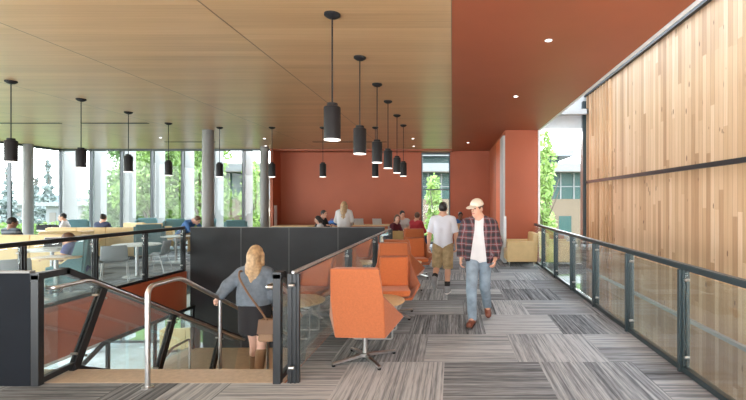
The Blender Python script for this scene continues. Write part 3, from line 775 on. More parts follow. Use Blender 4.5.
for i, Y in enumerate((7.5, 8.82, 10.11, 11.54)):
    spots.append((-7.35 if i == 0 else -7.27, Y, 'black pendant in the row over the study tables, %s' % ['nearest and largest of it', 'second nearest of it', 'third nearest of it', 'farthest of it'][i]))
for i, x in enumerate((-6.3, -4.88, -3.5, -2.08)):
    spots.append((x, 12.2, 'small black pendant in the far row, %s' % ['beside the tall grey column', 'by the column at the red wall edge', 'before the red wall, left of the standing woman', 'just behind the larger pendants'][i]))
for x, Y, lab in spots:
    first = pendant((x, Y, HC), lab) if first is None else (dup(first, (x, Y, HC), 0, lab, 'black cylinder pendants around the stairwell'), first)[1]
dl0 = None
for (x, Y, lab) in ((1.2, 5.6, 'recessed downlight in the red soffit, large and near the top'), (1.22, 8.6, 'recessed downlight in the red soffit, midway along it'), (.55, 15.4, 'recessed downlight in the red soffit near the back window'),
                    (-1.25, 14.4, 'recessed downlight in the wood ceiling left of the back window'), (-1.4, 16.4, 'small downlight in the wood ceiling nearest the back window'), (-6.0, 14.4, 'recessed downlight in the wood ceiling right of the tall column'),
                    (-9.2, 14.2, 'recessed downlight in the wood ceiling left of the tall column'), (-6.75, 16.3, 'small downlight in the wood ceiling by the edge of the red wall'), (-4.0, 14.4, 'recessed downlight in the wood ceiling above the standing blond woman')):
    z = HC-.001
    if dl0 is None:
        dl0 = thing('downlight', lab, 'lamp', (x, Y, z), 0, 'recessed ceiling downlights')
        MB().lathe([(.035,-.004),(.048,-.006),(.05,0),(.035,0),(.035,-.004)], n=20).build('trim_ring', 'white', dl0)
        MB().lathe([(0,-.003),(.035,-.003)], n=20).build('lens', 'glow', dl0)
    else: dup(dl0, (x, Y, z), 0, lab, 'recessed ceiling downlights')

# ================================================================== ORANGE LOUNGE CHAIRS AND TABLES
def lounge_chair(label, loc, rz, top=1.05, wid=1.0, group='orange swivel lounge chairs'):
    t = thing('lounge_chair', label, 'chair', loc, rz, group)
    zt = top; zh = top-.20; W = wid
    p = dict(T=(.235*W, .20+.30*(top-.33), zt), H=(.258*W, .20+.30*.42, .76), B=(.245*W, .20, .31), Wg=(.385*W, -.07, .47), Fr=(.25*W, -.38, .32))
    mir = lambda v: (-v[0], v[1], v[2])
    K = ['T', 'H', 'B', 'Wg', 'Fr']; V = [p[k] for k in K]+[mir(p[k]) for k in K]
    Fc = [(0,5,6,1), (1,6,7,2), (2,7,9,4), (1,2,3), (3,2,4), (6,8,7), (8,9,7)]
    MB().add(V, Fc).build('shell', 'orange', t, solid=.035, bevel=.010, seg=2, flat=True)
    yb = lambda z: .20+.30*(z-.33)-.02
    # inner cushions
    s = MB(); a = .215*W
    s.hexa([(-a,-.40,.355),(a,-.40,.355),(a,.20,.37),(-a,.20,.37),(-a*1.12,-.385,.445),(a*1.12,-.385,.445),(a,.17,.425),(-a,.17,.425)])
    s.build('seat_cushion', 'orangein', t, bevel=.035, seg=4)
    b = MB(); b.hexa([(-a,.10,.42),(a,.10,.42),(a,yb(.42),.41),(-a,yb(.42),.41),(-a*1.03,yb(zh)-.085,zh-.01),(a*1.03,yb(zh)-.085,zh-.01),(a*1.03,yb(zh),zh-.01),(-a*1.03,yb(zh),zh-.01)])
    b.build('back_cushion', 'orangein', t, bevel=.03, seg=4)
    hd = MB(); hd.hexa([(-a*1.08,yb(zh)-.10,zh+.005),(a*1.08,yb(zh)-.10,zh+.005),(a*1.08,yb(zh)+.01,zh+.005),(-a*1.08,yb(zh)+.01,zh+.005),(-a*1.03,yb(zt)-.075,zt+.005),(a*1.03,yb(zt)-.075,zt+.005),(a*1.03,yb(zt)+.01,zt+.005),(-a*1.03,yb(zt)+.01,zt+.005)])
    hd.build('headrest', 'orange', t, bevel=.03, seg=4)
    st = MB().tube([(0,0,.06),(0,0,.31)], .028, 14); st.lathe([(.09,.30),(.09,.315)], n=16); st.lathe([(.05,.045),(.05,.075),(.03,.085)], n=16)
    st.build('pedestal', 'chrome', t)
    for k in range(4):
        an = R(38+90*k); c_, s_ = math.cos(an), math.sin(an)
        lg_ = MB().hexa([(c_*.02+s_*.022, s_*.02-c_*.022, .045), (c_*.365+s_*.016, s_*.365-c_*.016, .022), (c_*.365-s_*.016, s_*.365+c_*.016, .022), (c_*.02-s_*.022, s_*.02+c_*.022, .045),
                   (c_*.02+s_*.022, s_*.02-c_*.022, .075), (c_*.365+s_*.016, s_*.365-c_*.016, .04), (c_*.365-s_*.016, s_*.365+c_*.016, .04), (c_*.02-s_*.022, s_*.02+c_*.022, .075)])
        lo_ = lg_.build('leg', 'chrome', t, smooth=False)
        MB().lathe([(.018,0.001),(.02,.022)], (c_*.35, s_*.35, 0), 12).build('glide', 'frame', lo_)
    return t
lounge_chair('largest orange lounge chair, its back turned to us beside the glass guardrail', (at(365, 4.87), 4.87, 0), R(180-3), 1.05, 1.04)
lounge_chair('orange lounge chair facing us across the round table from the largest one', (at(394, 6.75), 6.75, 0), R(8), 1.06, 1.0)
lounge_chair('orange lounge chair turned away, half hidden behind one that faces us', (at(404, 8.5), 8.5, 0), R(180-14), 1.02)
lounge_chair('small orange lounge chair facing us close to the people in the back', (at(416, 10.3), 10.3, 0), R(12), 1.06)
def side_table(label, loc, r=.37, hgt=.45):
    t = thing('side_table', label, 'table', loc, 0, 'round birch side tables')
    MB().lathe([(0,hgt-.03),(r-.01,hgt-.03),(r,hgt-.02),(r,hgt-.005),(r-.008,hgt),(0,hgt)], n=40).build('tabletop', 'birch', t)
    fr = MB()
    fr.tube(bend([(.24,.2,hgt-.03),(.24,.2,.01),(-.24,.2,.01),(-.24,.2,hgt-.03)], .03), .011, 8)
    fr.tube(bend([(.24,-.2,hgt-.03),(.24,-.2,.01),(-.24,-.2,.01),(-.24,-.2,hgt-.03)], .03), .011, 8)
    fr.tube([(.24,-.2,hgt-.04),(.24,.2,hgt-.04)], .009, 8); fr.tube([(-.24,-.2,hgt-.04),(-.24,.2,hgt-.04)], .009, 8)
    fr.build('frame', 'pole', t)
    return t
t1 = side_table('round birch side table peeking out right of the nearest orange chair', (-.98, 5.78, 0))
dup(t1, (-1.0, 9.4, 0), 0, 'round birch side table farther back between orange chairs', 'round birch side tables')

# ------------------------------------------------------------------ cream armchair and post by the pier
ac = thing('armchair', 'cream yellow club armchair against the red pier', 'chair', (1.83, 12.2, 0), R(-90))   # local front -Y -> world -X
for sx_ in (-1, 1): MB().box(sx_*.36-.08, sx_*.36+.08, -.38, .36, .12, .66).build('arm', 'cream', ac, bevel=.03, seg=3)
MB().hexa([(-.44,.24,.12),(.44,.24,.12),(.44,.40,.12),(-.44,.40,.12),(-.42,.30,.87),(.42,.30,.87),(.42,.44,.87),(-.42,.44,.87)]).build('backrest', 'cream', ac, bevel=.03, seg=3)
MB().box(-.28, .28, -.40, .25, .14, .44).build('seat_cushion', 'cream', ac, bevel=.04, seg=3)
for x in (-.36, .36):
    for y in (-.32, .32): MB().tube([(x,y,0),(x,y,.13)], .018, 8).build('leg', 'chrome', ac)
ps = thing('metal_post', 'slim upright grey metal post at the left corner of the red pier', 'post', (at(505.5, 12.3)+.0, 12.45, 0))
MB().box(-.04, .04, -.03, .03, 0.012, 1.30).build('upright', 'pole', ps, bevel=.005); MB().box(-.07, .07, -.06, .06, 0, .014).build('foot_plate', 'frame', ps)

# ================================================================== LEFT STUDY AREA
def shell_chair(label, loc, rz, group='grey shell chairs by the stairwell'):
    t = thing('shell_chair', label, 'chair', loc, rz, group)
    # curved shell: profile from seat front to back top swept across
    prof = [(-.22,.45),(-.19,.462),(-.05,.45),(.10,.445),(.17,.47),(.205,.54),(.225,.64),(.245,.76),(.255,.80)]
    V = []; Fq = []; nx = 9
    for i, (y, z) in enumerate(prof):
        w_ = .245 if i < 4 else .245-.006*(i-4)
        for k in range(nx):
            u = -1+2*k/(nx-1); cv = .035*u*u
            V.append((u*w_, y-(cv*1.6 if i > 4 else 0), z+(cv if i <= 4 else 0)))
    for i in range(len(prof)-1):
        for k in range(nx-1): Fq.append((i*nx+k, i*nx+k+1, (i+1)*nx+k+1, (i+1)*nx+k))
    MB().add(V, Fq).build('seat_shell', 'grey_shell', t, solid=.012, sub=1)
    for sx_ in (-1, 1):
        MB().tube(bend([(sx_*.2,-.14,.44),(sx_*.24,-.22,.012),(sx_*.24,.24,.012),(sx_*.2,.12,.44)], .03), .010, 8).build('leg', 'pole', t)
    MB().tube([(-.2,-.12,.435),(.2,-.12,.435)], .009, 8).tube([(-.2,.1,.435),(.2,.1,.435)], .009, 8).build('seat_frame', 'pole', t)
    return t
g1 = shell_chair('grey shell chair with its back to us left of the white round table', (at(115, 9.5), 9.5, 0), R(212))
dup(g1, (at(158, 10.6), 10.6, 0), R(-80), 'grey shell chair right of the white round table, behind a guard post', 'grey shell chairs by the stairwell')
dup(g1, (at(12, 7.3), 7.3, 0), R(225), 'grey shell chair above the black guard panel at the far left', 'grey shell chairs by the stairwell')
def cafe_table(label, loc, r=.46, hgt=.74, topm='white_top', edge=None, sx=1, sy=1, group=None):
    t = thing('round_table', label, 'table', loc, 0, group)
    MB().lathe([(0,hgt-.028),(r-.01,hgt-.028),(r,hgt-.02),(r,hgt-.006),(r-.006,hgt),(0,hgt)], n=40, sx=sx, sy=sy).build('tabletop', topm, t)
    MB().lathe([(.035,.02),(.035,hgt-.028)], n=16).build('pedestal', 'pole', t)
    MB().lathe([(0,0),(.28,0),(.28,.012),(.05,.03),(0,.03)], n=32).build('base', 'pole', t)
    return t
cafe_table('white round pedestal table between two grey shell chairs', (at(137, 10.25), 10.25, 0), .47)
cafe_table('oval table with a wooden top where the violet shirted person reads', (at(56, 8.0), 8.0, 0), .40, .73, 'birch', sx=1.0, sy=.75)
cafe_table('white round table with a laptop beyond the reading person', (at(52, 9.25), 9.25, 0), .46, .74)
cafe_table('low white table beside the man in blue leaning over it', (at(176, 12.7), 12.7, 0), .38, .74)
# laptops, papers
def laptop(label, loc, rz, lid='laptop', w=.34):
    t = thing('laptop', label, 'laptop', loc, rz)
    MB().box(-w/2, w/2, -.12, .12, 0, .016).build('base', 'laptop', t, bevel=.004)
    l_ = MB().hexa([(-w/2,.115,.012),(w/2,.115,.012),(w/2,.125,.012),(-w/2,.125,.012),(-w/2,.19,.23),(w/2,.19,.23),(w/2,.2,.23),(-w/2,.2,.23)]).build('lid', lid, t)
    MB().hexa([(-w/2+.015,.113,.03),(w/2-.015,.113,.03),(w/2-.015,.1155,.03),(-w/2+.015,.1155,.03),(-w/2+.015,.183,.215),(w/2-.015,.183,.215),(w/2-.015,.1875,.215),(-w/2+.015,.1875,.215)]).build('screen', 'screen', l_)
    return t
laptop('silver laptop on the white table beyond the reading person', (at(50, 9.2), 9.2, .741), R(20))
bk = thing('open_book', 'open book under the hands of the person in violet blue', 'book', (at(60, 8.0), 7.93, .731), R(15))
MB().hexa([(-.17,-.11,0),(0,-.11,.0),(0,.11,.0),(-.17,.11,0),(-.17,-.11,.014),(0,-.11,.02),(0,.11,.02),(-.17,.11,.014)]).build('left_page', 'paper', bk)
MB().hexa([(0,-.11,0),(.17,-.11,.0),(.17,.11,.0),(0,.11,0),(0,-.11,.02),(.17,-.11,.014),(.17,.11,.014),(0,.11,.02)]).build('right_page', 'paper', bk)

def banquette(label, loc, L, rz=0, n=3, hb=.94, arms=(1, 1)):
    """back panels face -Y (towards the camera); the seat is on the far side"""
    t = thing('banquette', label, 'sofa', loc, rz, 'mustard banquettes by the windows')
    for i in range(n):
        x0 = -L/2+L*i/n; x1 = -L/2+L*(i+1)/n
        MB().box(x0+.004, x1-.004, 0, .14, .10, hb).build('back_panel', 'yellow', t, bevel=.015, seg=2)
        MB().box(x0+.004, x1-.004, .14, .68, .24, .46).build('seat_cushion', 'yellow', t, bevel=.03, seg=3)
    MB().box(-L/2+.03, L/2-.03, .04, .62, 0, .24).build('plinth', 'frame', t, smooth=False)
    for k, sx_ in enumerate((-1, 1)):
        if arms[k]: MB().box(sx_*L/2-.05, sx_*L/2+.05, .0, .66, .08, hb-.02).build('end_panel', 'yellow', t, bevel=.015)
    return t
banquette('mustard banquette at the far left with its back to us', (at(10, 10.2), 10.2, 0), 2.7, 0, 3, .95)
banquette('long mustard banquette in front of the windows behind the study tables', (at(91, 13.2), 13.2, 0), 2.6, 0, 3, .94)
banquette('short mustard banquette turned toward the teal chairs', (at(133, 15.2), 15.2, 0), 1.0, R(-24), 1, .98)
banquette('mustard banquette end beside the side windows', (at(60, 12.2), 12.2, 0), .9, R(14), 1, .90)

def wing_chair(label, loc, rz, m='teal', top=1.08, group='teal high backed chairs by the windows'):
    t = thing('wing_chair', label, 'chair', loc, rz, group)
    MB().hexa([(-.33,.20,.22),(.33,.20,.22),(.33,.32,.22),(-.33,.32,.22),(-.30,.34,top),(.30,.34,top),(.30,.43,top),(-.30,.43,top)]).build('backrest', m, t, bevel=.03, seg=3)
    for sx_ in (-1, 1):
        pf = [(-.32,.22),(-.30,.54),(-.02,.60),(.14,.72),(.22,top-.10),(.36,top-.05),(.30,.22)]; n_ = len(pf)
        o_x = lambda y, z: sx_*(.30+.05*min(1, max(0, (z-.22)/.35))*(1-max(0, y)/.4))
        MB().add([(o_x(y, z), y, z) for y, z in pf]+[(o_x(y, z)+sx_*.05, y, z) for y, z in pf], [tuple(range(n_)), tuple(range(n_, 2*n_))[::-1]]+[(a_, (a_+1) % n_, n_+(a_+1) % n_, n_+a_) for a_ in range(n_)]).build('wing', m, t, bevel=.012, seg=2)
    MB().box(-.31, .31, -.34, .22, .24, .45).build('seat_cushion', m, t, bevel=.04, seg=3)
    MB().tube([(0,0,.03),(0,0,.25)], .03, 10).lathe([(.26,0),(.26,.015),(.04,.035)], n=24).build('pedestal', 'pole', t)
    return t
wc = wing_chair('teal high backed chair holding the reading person in violet blue', (at(71, 8.35), 8.35, 0), R(-70))
TG = 'teal high backed chairs by the windows'
for (px, Y, rz, lab) in ((151, 12.7, 206, 'dark teal high backed chair with its back to us beside the mustard banquette'), (144.5, 16.75, 20, 'light teal chair half hidden behind the dark teal chair'), (174, 16.0, 25, 'teal high backed chair left of the man in blue'),
                         (201, 16.2, -40, 'teal chair right of the man in blue, beside the tall column'), (77.5, 16.0, 215, 'teal chair back beyond the long banquette at the windows'), (236, 15.6, 205, 'teal chair back showing above the black wall right of the tall column')):
    o = dup(wc, (at(px, Y), Y, 0), R(rz), lab, TG)
    if 'dark teal high' in lab:
        for ch in o.children:
            if ch.data.materials[0].name.startswith('teal'):
                ch.data = ch.data.copy(); ch.data.materials[0] = M['tealdark']
wc.scale = (.84, .84, 1.0)
yc = wing_chair('mustard low back lounge chair between teal chairs', (at(161, 14.9), 14.9, 0), R(30), 'yellow', .86, 'mustard lounge chair')
del yc['group']
bp = thing('backpack', 'dark bag standing on a tall stool by the side windows', 'bag', (at(46, 14.4), 14.4, .80))
MB().box(-.22, .22, -.11, .11, 0, .16).ell((.3,0,.08), (.12,.09,.08)).build('bag_body', 'blackcl', bp, bevel=.03)
MB().tube(bend([(-.12,-.1,.1),(-.12,-.14,.2),(.12,-.14,.2),(.12,-.1,.1)], .05), .012, 8).build('handle', 'blackcl', bp)
so_ = thing('tall_stool', 'tall pale stool under the dark bag by the side windows', 'stool', (at(46, 14.4), 14.4, 0))
MB().lathe([(0,.765),(.22,.765),(.22,.795),(0,.795)], n=24).build('seat', 'white_top', so_)
MB().tube([(0,0,.02),(0,0,.77)], .03, 10).lathe([(.2,0),(.2,.02)], n=20).build('pedestal', 'pole', so_)

# ================================================================== BACK AREA BEYOND THE BLACK WALL
def long_table(label, x0, x1, y0, y1, hgt=.74, m='birch'):
    t = thing('long_table', label, 'table', ((x0+x1)/2, (y0+y1)/2, 0)); w_ = (x1-x0)/2; d_ = (y1-y0)/2
    MB().box(-w_, w_, -d_, d_, hgt-.035, hgt).build('tabletop', m, t, bevel=.006)
    for sx_ in (-1, 1):
        for sy_ in (-1, 1): MB().box(sx_*(w_-.06)-.025, sx_*(w_-.06)+.025, sy_*(d_-.06)-.025, sy_*(d_-.06)+.025, 0, hgt-.035).build('leg', 'pole', t)
    return t
long_table('long birch table along the red back wall left part', -6.5, -4.2, 16.2, 17.0, .82)
long_table('long birch table along the red back wall right of the standing woman', -3.9, -2.2, 16.0, 16.8, .86)
long_table('birch table where the red sweater group sits', -1.9, -1.0, 14.4, 15.3, .74)
long_table('small birch table of the person in blue beyond the walking man', -.1, .9, 15.0, 15.8, .74)
laptop('silver laptop on the long birch table right of the standing woman', (at(359, 16.2), 16.3, .861), R(180))
laptop('second silver laptop near the right end of the long birch table', (at(378, 16.2), 16.3, .861), R(170))
laptop('tan covered laptop in front of the person in blue', (at(460.5, 15.1), 15.25, .741), R(180), 'wood_lap')
bb_ = thing('blue_bag', 'bright blue bag on the long table left of the standing woman', 'bag', (at(333, 16.4), 16.4, .821))
MB().ell((0,0,.1), (.22,.12,.10)).build('bag_body', 'bluebag', bb_); MB().tube(bend([(-.1,0,.18),(-.08,0,.24),(.08,0,.24),(.1,0,.18)], .04), .012, 8).build('handle', 'bluebag', bb_)
def stool(label, loc, rz, m='yellow'):
    t = thing('dining_chair', label, 'chair', loc, rz, 'simple chairs at the back tables')
    MB().box(-.21, .21, -.21, .21, .43, .47).build('seat', m, t, bevel=.015)
    MB().hexa([(-.2,.18,.55),(.2,.18,.55),(.2,.21,.55),(-.2,.21,.55),(-.19,.24,.86),(.19,.24,.86),(.19,.27,.86),(-.19,.27,.86)]).build('backrest', m, t, bevel=.01)
    for sx_ in (-1, 1):
        MB().tube([(sx_*.18,-.18,.44),(sx_*.2,-.2,0)], .012, 8).build('leg', 'pole', t); MB().tube([(sx_*.19,.225,.8),(sx_*.18,.18,.44),(sx_*.2,.22,0)], .012, 8).build('leg', 'pole', t)
    return t
sc0 = stool('mustard chair with its back to us in front of the grey shirted man', (at(398, 13.2), 13.2, 0), R(176))
for (x, Y, rz, lab) in ((at(392, 13.8), 13.8, 62, 'mustard chair under the girl in maroon'), (at(401, 14.6)-.05, 15.45, 6, 'mustard chair under the man in heather grey'), (at(414, 14.0), 14.1, 150, 'mustard chair under the person in the red sweater'),
                        (at(317, 15.6), 15.6, 70, 'mustard chair under the man in black by the red wall'), (at(324.5, 14.2), 14.2, -60, 'mustard chair under the dark haired person in pale clothes'), (at(460, 16.2), 16.2, 4, 'mustard chair under the person in blue')):
    dup(sc0, (x, Y, 0), R(rz), lab, 'simple chairs at the back tables')

# ================================================================== PEOPLE
# walking man in cap and plaid
def cap_extra(t, j, hp, Q, h):
    c = hp(0, .012, .040)
    n_ = Q @ A(0, .10, -1.0); n_ = unit(n_)
    o = sdf('cap', [('e', hp(0, .015, .045), (.094, .110, .098), Q)], h*.7, 'cap', t, post=lambda D, X, Y, Z: np.maximum(D, (X-c[0])*n_[0]+(Y-c[1])*n_[1]+(Z-c[2])*n_[2]))
    sdf('brim', [('e', hp(0, -.125, .040), (.078, .085, .009), Q @ rotm(0, R(12)), .01)], h*.6, 'cap', o)
person('man in cream cap, open plaid shirt and jeans walking toward the camera', (at(479, 6.38), 6.38, 0), R(-8),
       stand_pose(pelvis=(0,0,.95), chest=(.01,-.02,1.32), neck=(0,-.02,1.49), head=(-.03,-.06,1.615), sr=(-.185,-.01,1.39), sl=(.185,.01,1.39),
                  er=(-.25,.08,1.14), wr=(-.26,.02,.90), el=(.25,.02,1.13), wl=(.235,-.12,.92),
                  hr=(-.085,-.01,.91), kr=(-.085,-.22,.51), ar=(-.075,-.22,.105), tr=(-.10,-.37,.06), hl=(.085,.01,.91), kl=(.085,-.02,.50), al=(.10,.30,.17), tl=(.12,.19,.065)),
       h=.0095, hair=('brown', 'short'), top='tee', open_shirt='plaid', bottom='jeans', shoe='boot', head_yaw=R(-28), head_pitch=R(8), extra=cap_extra, loose=.012, hem=.80)
# man walking away
person('man in pale blue shirt and khaki shorts walking away', (at(443, 8.35), 8.35, 0), R(176),
       stand_pose(head=(0,-.02,1.60), neck=(0,.0,1.47), er=(-.245,.03,1.14), wr=(-.25,-.05,.90), el=(.25,.06,1.14), wl=(.27,.05,.90),
                  hl=(.09,0,.90), kl=(.10,-.10,.50), al=(.10,-.02,.09), tl=(.11,-.17,.045), hr=(-.09,0,.90), kr=(-.09,-.02,.50), ar=(-.08,.02,.09), tr=(-.10,-.13,.045),
                  **{}) | dict(kl=(.12,-.06,.51), al=(.14,.26,.30), tl=(.14,.20,.17)),
       h=.011, hair=('dark', 'short'), top='bluewhite', sleeve='elbow', bottom='khaki', bottom_len='short', shoe='shoegrey', sole='shoewhite', socks='sock', loose=.008, hem=.84, s=.985)
# woman descending
wt = person('blond woman in grey blue sweater, black skirt and tan boots going downstairs', (at(254, 5.5), 5.5, -.507), R(183),
       stand_pose(pelvis=(0,0,.93), chest=(0,-.03,1.27), neck=(0,-.03,1.43), head=(-.01,-.05,1.555), sr=(-.17,-.02,1.35), sl=(.17,-.02,1.35),
                  el=(.30,.02,1.20), wl=(.395,.07,1.055), er=(-.25,.0,1.08), wr=(-.22,-.16,.92),
                  hr=(-.085,0,.88), kr=(-.08,-.04,.49), ar=(-.07,.06,.09), tr=(-.085,-.09,.045), hl=(.085,-.02,.88), kl=(.09,-.24,.46), al=(.10,-.30,-.07), tl=(.11,-.44,-.115),
                  dl=(.4,-.6,-.3), nl=(0,0,-1), ml=(-.5,-.6,0)),
       h=.0105, skin='skin2', hair=('blond', 'long'), top='denimgrey', bottom='skirt', bottom_len='skirt', shoe='tanboot', female=True, loose=.045, hem=.97, head_yaw=R(-6), curl=.9, s=1.0)
# her bag
wb_ = thing('shoulder_bag', 'tan shoulder bag hanging at the hip of the woman on the stairs', 'bag', (at(269, 5.45), 5.40, .04), R(180))
MB().hexa([(-.10,-.10,.0),(.10,-.10,.0),(.10,.06,.0),(-.10,.06,.0),(-.085,-.07,.27),(.085,-.07,.27),(.085,.03,.27),(-.085,.03,.27)]).build('bag_body', 'bag', wb_, bevel=.03, seg=3)
MB().hexa([(-.10,.055,.10),(.10,.055,.10),(.10,.075,.10),(-.10,.075,.10),(-.087,.03,.27),(.087,.03,.27),(.087,.05,.27),(-.087,.05,.27)]).build('flap', 'strap', wb_, bevel=.006)
pts = [(-.02,.04,.25),(.06,.10,.42),(.18,.125,.60),(.30,.09,.78),(.335,.0,.85),(.32,-.10,.80),(.20,-.17,.55),(.0,-.13,.26)]
MB().tube(bend(pts, .08), .012, 8).build('strap', 'strap', wb_)
# standing woman at the back
person('woman with long blond hair in a white blouse standing beyond the black wall', (at(344, 13.0), 13.0, 0), R(182), stand_pose(head=(0,-.02,1.58), er=(-.23,-.02,1.15), wr=(-.15,-.24,1.02), el=(.23,-.02,1.15), wl=(.15,-.24,1.02)), h=.014, skin='skin2', hair=('blond', 'long'), top='tee', bottom='jeans', shoe='boot', female=True, loose=.03)
# seated people
person('man with short dark hair in a dark checked shirt on the left banquette', (at(10, 10.75), 10.75, 0), R(172), seat_pose(.02, .50, .30, .60), h=.013, skin='skindark', hair=('dark', 'short'), top='plaidgrey', bottom='navy', shoe='shoegrey', head_yaw=R(-25), head_pitch=R(12), s=1.0)
person('person in violet blue shirt reading at the oval wooden table', (at(83, 8.36), 8.36, -.02), R(-66), seat_pose(.16, .47, .32, .735, head=(0,-.22,1.05), neck=(0,-.18,.98), chest=(0,-.10,.82)), h=.012, hair=('brown', 'short'), top='purple', sleeve='short', bottom='navy', shoe='shoegrey', head_pitch=R(35), s=.98)
person('person with dark hair and white shirt near the teal chair by the windows', (at(69, 14.6), 14.6, 0), R(-60), seat_pose(.1, .50), h=.014, hair=('dark', 'short'), top='tee', bottom='navy', shoe='shoegrey', s=1.0)
person('person with black hair bun in navy on the long banquette', (at(101, 13.8), 13.8, 0), R(178), seat_pose(.05, .50, .3, .7), h=.014, skin='skin2', hair=('dark', 'bun'), top='navy', bottom='navy', shoe='shoegrey', head_yaw=R(20), s=1.0)
person('man in bright blue shirt bending over the low white table', (at(181, 13.3), 13.3, .18), R(78), seat_pose(.40, .48, .22, .70, head=(0,-.56,.98), neck=(0,-.46,.97), chest=(0,-.26,.84), sr=(-.18,-.36,.92), sl=(.18,-.36,.92), er=(-.22,-.50,.72), el=(.22,-.50,.72), wr=(-.06,-.70,.74), wl=(.10,-.72,.74)), h=.013, skin='skin2', hair=('brown', 'short'), top='blue', bottom='khaki', shoe='shoegrey', head_pitch=R(40))
stl = thing('stool', 'grey stool under the man in bright blue', 'stool', (at(181, 13.3), 13.3, 0))
MB().lathe([(0,.54),(.20,.54),(.21,.56),(.21,.60),(.19,.62),(0,.62)], n=24).build('seat', 'grey_shell', stl); MB().lathe([(.16,0),(.16,.02),(.03,.04),(.03,.54)], n=20).build('pedestal', 'pole', stl)
person('man in black seated before the red wall left of the standing woman', (at(317, 15.6), 15.6, 0), R(70), seat_pose(.18, .50, .3, .85), h=.014, hair=('dark', 'short'), top='blackcl', bottom='navy', shoe='shoegrey', sleeve='long', s=1.06)
person('dark haired person in pale grey beside the man in black', (at(324.5, 14.2), 14.2, 0), R(-60), seat_pose(.14, .48, .3, .84), h=.014, skin='skin2', hair=('dark', 'bob'), top='greytee', bottom='navy', shoe='shoegrey', female=True, head_pitch=R(15), s=.96)
person('girl with dark hair in maroon at the left of the group table', (at(392, 13.8), 13.8, 0), R(62), seat_pose(.12, .48, .3, .77), h=.013, skin='skin2', hair=('brown', 'bob'), top='maroon', bottom='navy', shoe='shoegrey', female=True, head_yaw=R(-40))
person('man with dark hair in heather grey shirt in the middle of the group', (at(401, 14.6)-.05, 15.45, 0), R(6), seat_pose(.12, .50, .3, .77), h=.013, hair=('dark', 'short'), top='greytee', sleeve='short', bottom='navy', shoe='shoegrey', head_yaw=R(20), head_pitch=R(12), s=1.05)
person('person with brown hair in a red sweater with back turned at the group table', (at(414, 14.0), 14.1, 0), R(150), seat_pose(.10, .50, .3, .77), h=.013, hair=('brown', 'short'), top='redknit', bottom='navy', shoe='shoegrey', head_yaw=R(25), s=1.03)
person('person with dark hair in bright blue behind a tan laptop', (at(460, 16.2), 16.2, 0), R(4), seat_pose(.12, .50, .36, .77), h=.014, skin='skindark', hair=('dark', 'short'), top='blue', bottom='navy', shoe='shoegrey', head_pitch=R(14))

# ================================================================== LOWER FLOOR seen through the stair
lb = banquette('mustard sofa on the lower floor seen under the red slab edge', (-9.6, 16.2, LOW), 1.6, R(10), 2, .85); lb['group'] = 'lower floor seating'
l2 = wing_chair('teal chair on the lower floor seen through the stair glass', (-12.9, 16.3, LOW), R(20), 'teal', 1.05, 'lower floor seating')
tb = cafe_table('white round table on the lower floor seen through the stair glass', (-12.0, 14.6, LOW), .45)

# ================================================================== OUTSIDE
tag(MB().box(-140, 140, 18.4, 150, LOW-.35, LOW-.25).box(-140, -15.8, -40, 18.4, LOW-.35, LOW-.25).box(4.1, 60, -20, 18.4, LOW-.35, LOW-.25).build('ground', 'grass', smooth=False), kind='structure')
tag(MB().box(-60, 40, 31, 34, LOW-.25, LOW-.23).build('ground_path', 'path', smooth=False), kind='structure')
def leaves(blobs, n, size, up=.4):
    V = np.zeros((n*4, 3)); k = 0
    wts = np.array([b[3]*b[4]*b[5] for b in blobs])**.67; wts /= wts.sum()
    ch = rng.choice(len(blobs), n, p=wts)
    for i in range(n):
        b = blobs[ch[i]]; d = rng.normal(size=3); d /= np.linalg.norm(d); r = rng.uniform(.55, 1.02)
        c = A(b[0], b[1], b[2])+d*r*A(b[3], b[4], b[5])
        u = rng.normal(size=3); u /= np.linalg.norm(u); w_ = np.cross(u, rng.normal(size=3)); w_ /= np.linalg.norm(w_)
        s_ = size*rng.uniform(.6, 1.3)
        V[k:k+4] = [c-u*s_, c+w_*s_*.55, c+u*s_, c-w_*s_*.55]; k += 4
    return V, [(4*i, 4*i+1, 4*i+2, 4*i+3) for i in range(n)]
def tree(label, loc, blobs, n, size, m, trunk=(.14, 3.0), group='trees outside the windows'):
    t = thing('tree', label, 'tree', loc, rng.uniform(0, 6), group)
    V, Fq = leaves(blobs, n, size)
    me = bpy.data.meshes.new('crown'); me.from_pydata(V.tolist(), [], Fq); me.materials.append(M[m])
    o = bpy.data.objects.new('crown', me); C.objects.link(o); o.parent = t
    tk = MB().tube([(0,0,0),(.05,.03,trunk[1]*.5),(0,0,trunk[1])], trunk[0], 8, trunk[0]*.6)
    for k in range(5):
        a = k*1.3; tk.tube([(0,0,trunk[1]*(.6+.08*k)), (math.cos(a)*.9, math.sin(a)*.9, trunk[1]*(.85+.1*k))], trunk[0]*.45, 6, .02)
    tk.build('trunk', 'bark', t)
    return t
GZ = LOW-.25
def round_blobs(hh, w): return [(rng.uniform(-w, w)*.6, rng.uniform(-w, w)*.6, hh*rng.uniform(.32, .92), w*rng.uniform(.4, .65), w*rng.uniform(.4, .65), hh*rng.uniform(.10, .16)) for _ in range(14)]
def col_blobs(hh, w): return [(rng.uniform(-.25, .25)*w, rng.uniform(-.25, .25)*w, hh*(.12+.8*i/9), w*(1-.55*abs(i/9-.35)), w*(1-.55*abs(i/9-.35)), hh*.09) for i in range(10)]
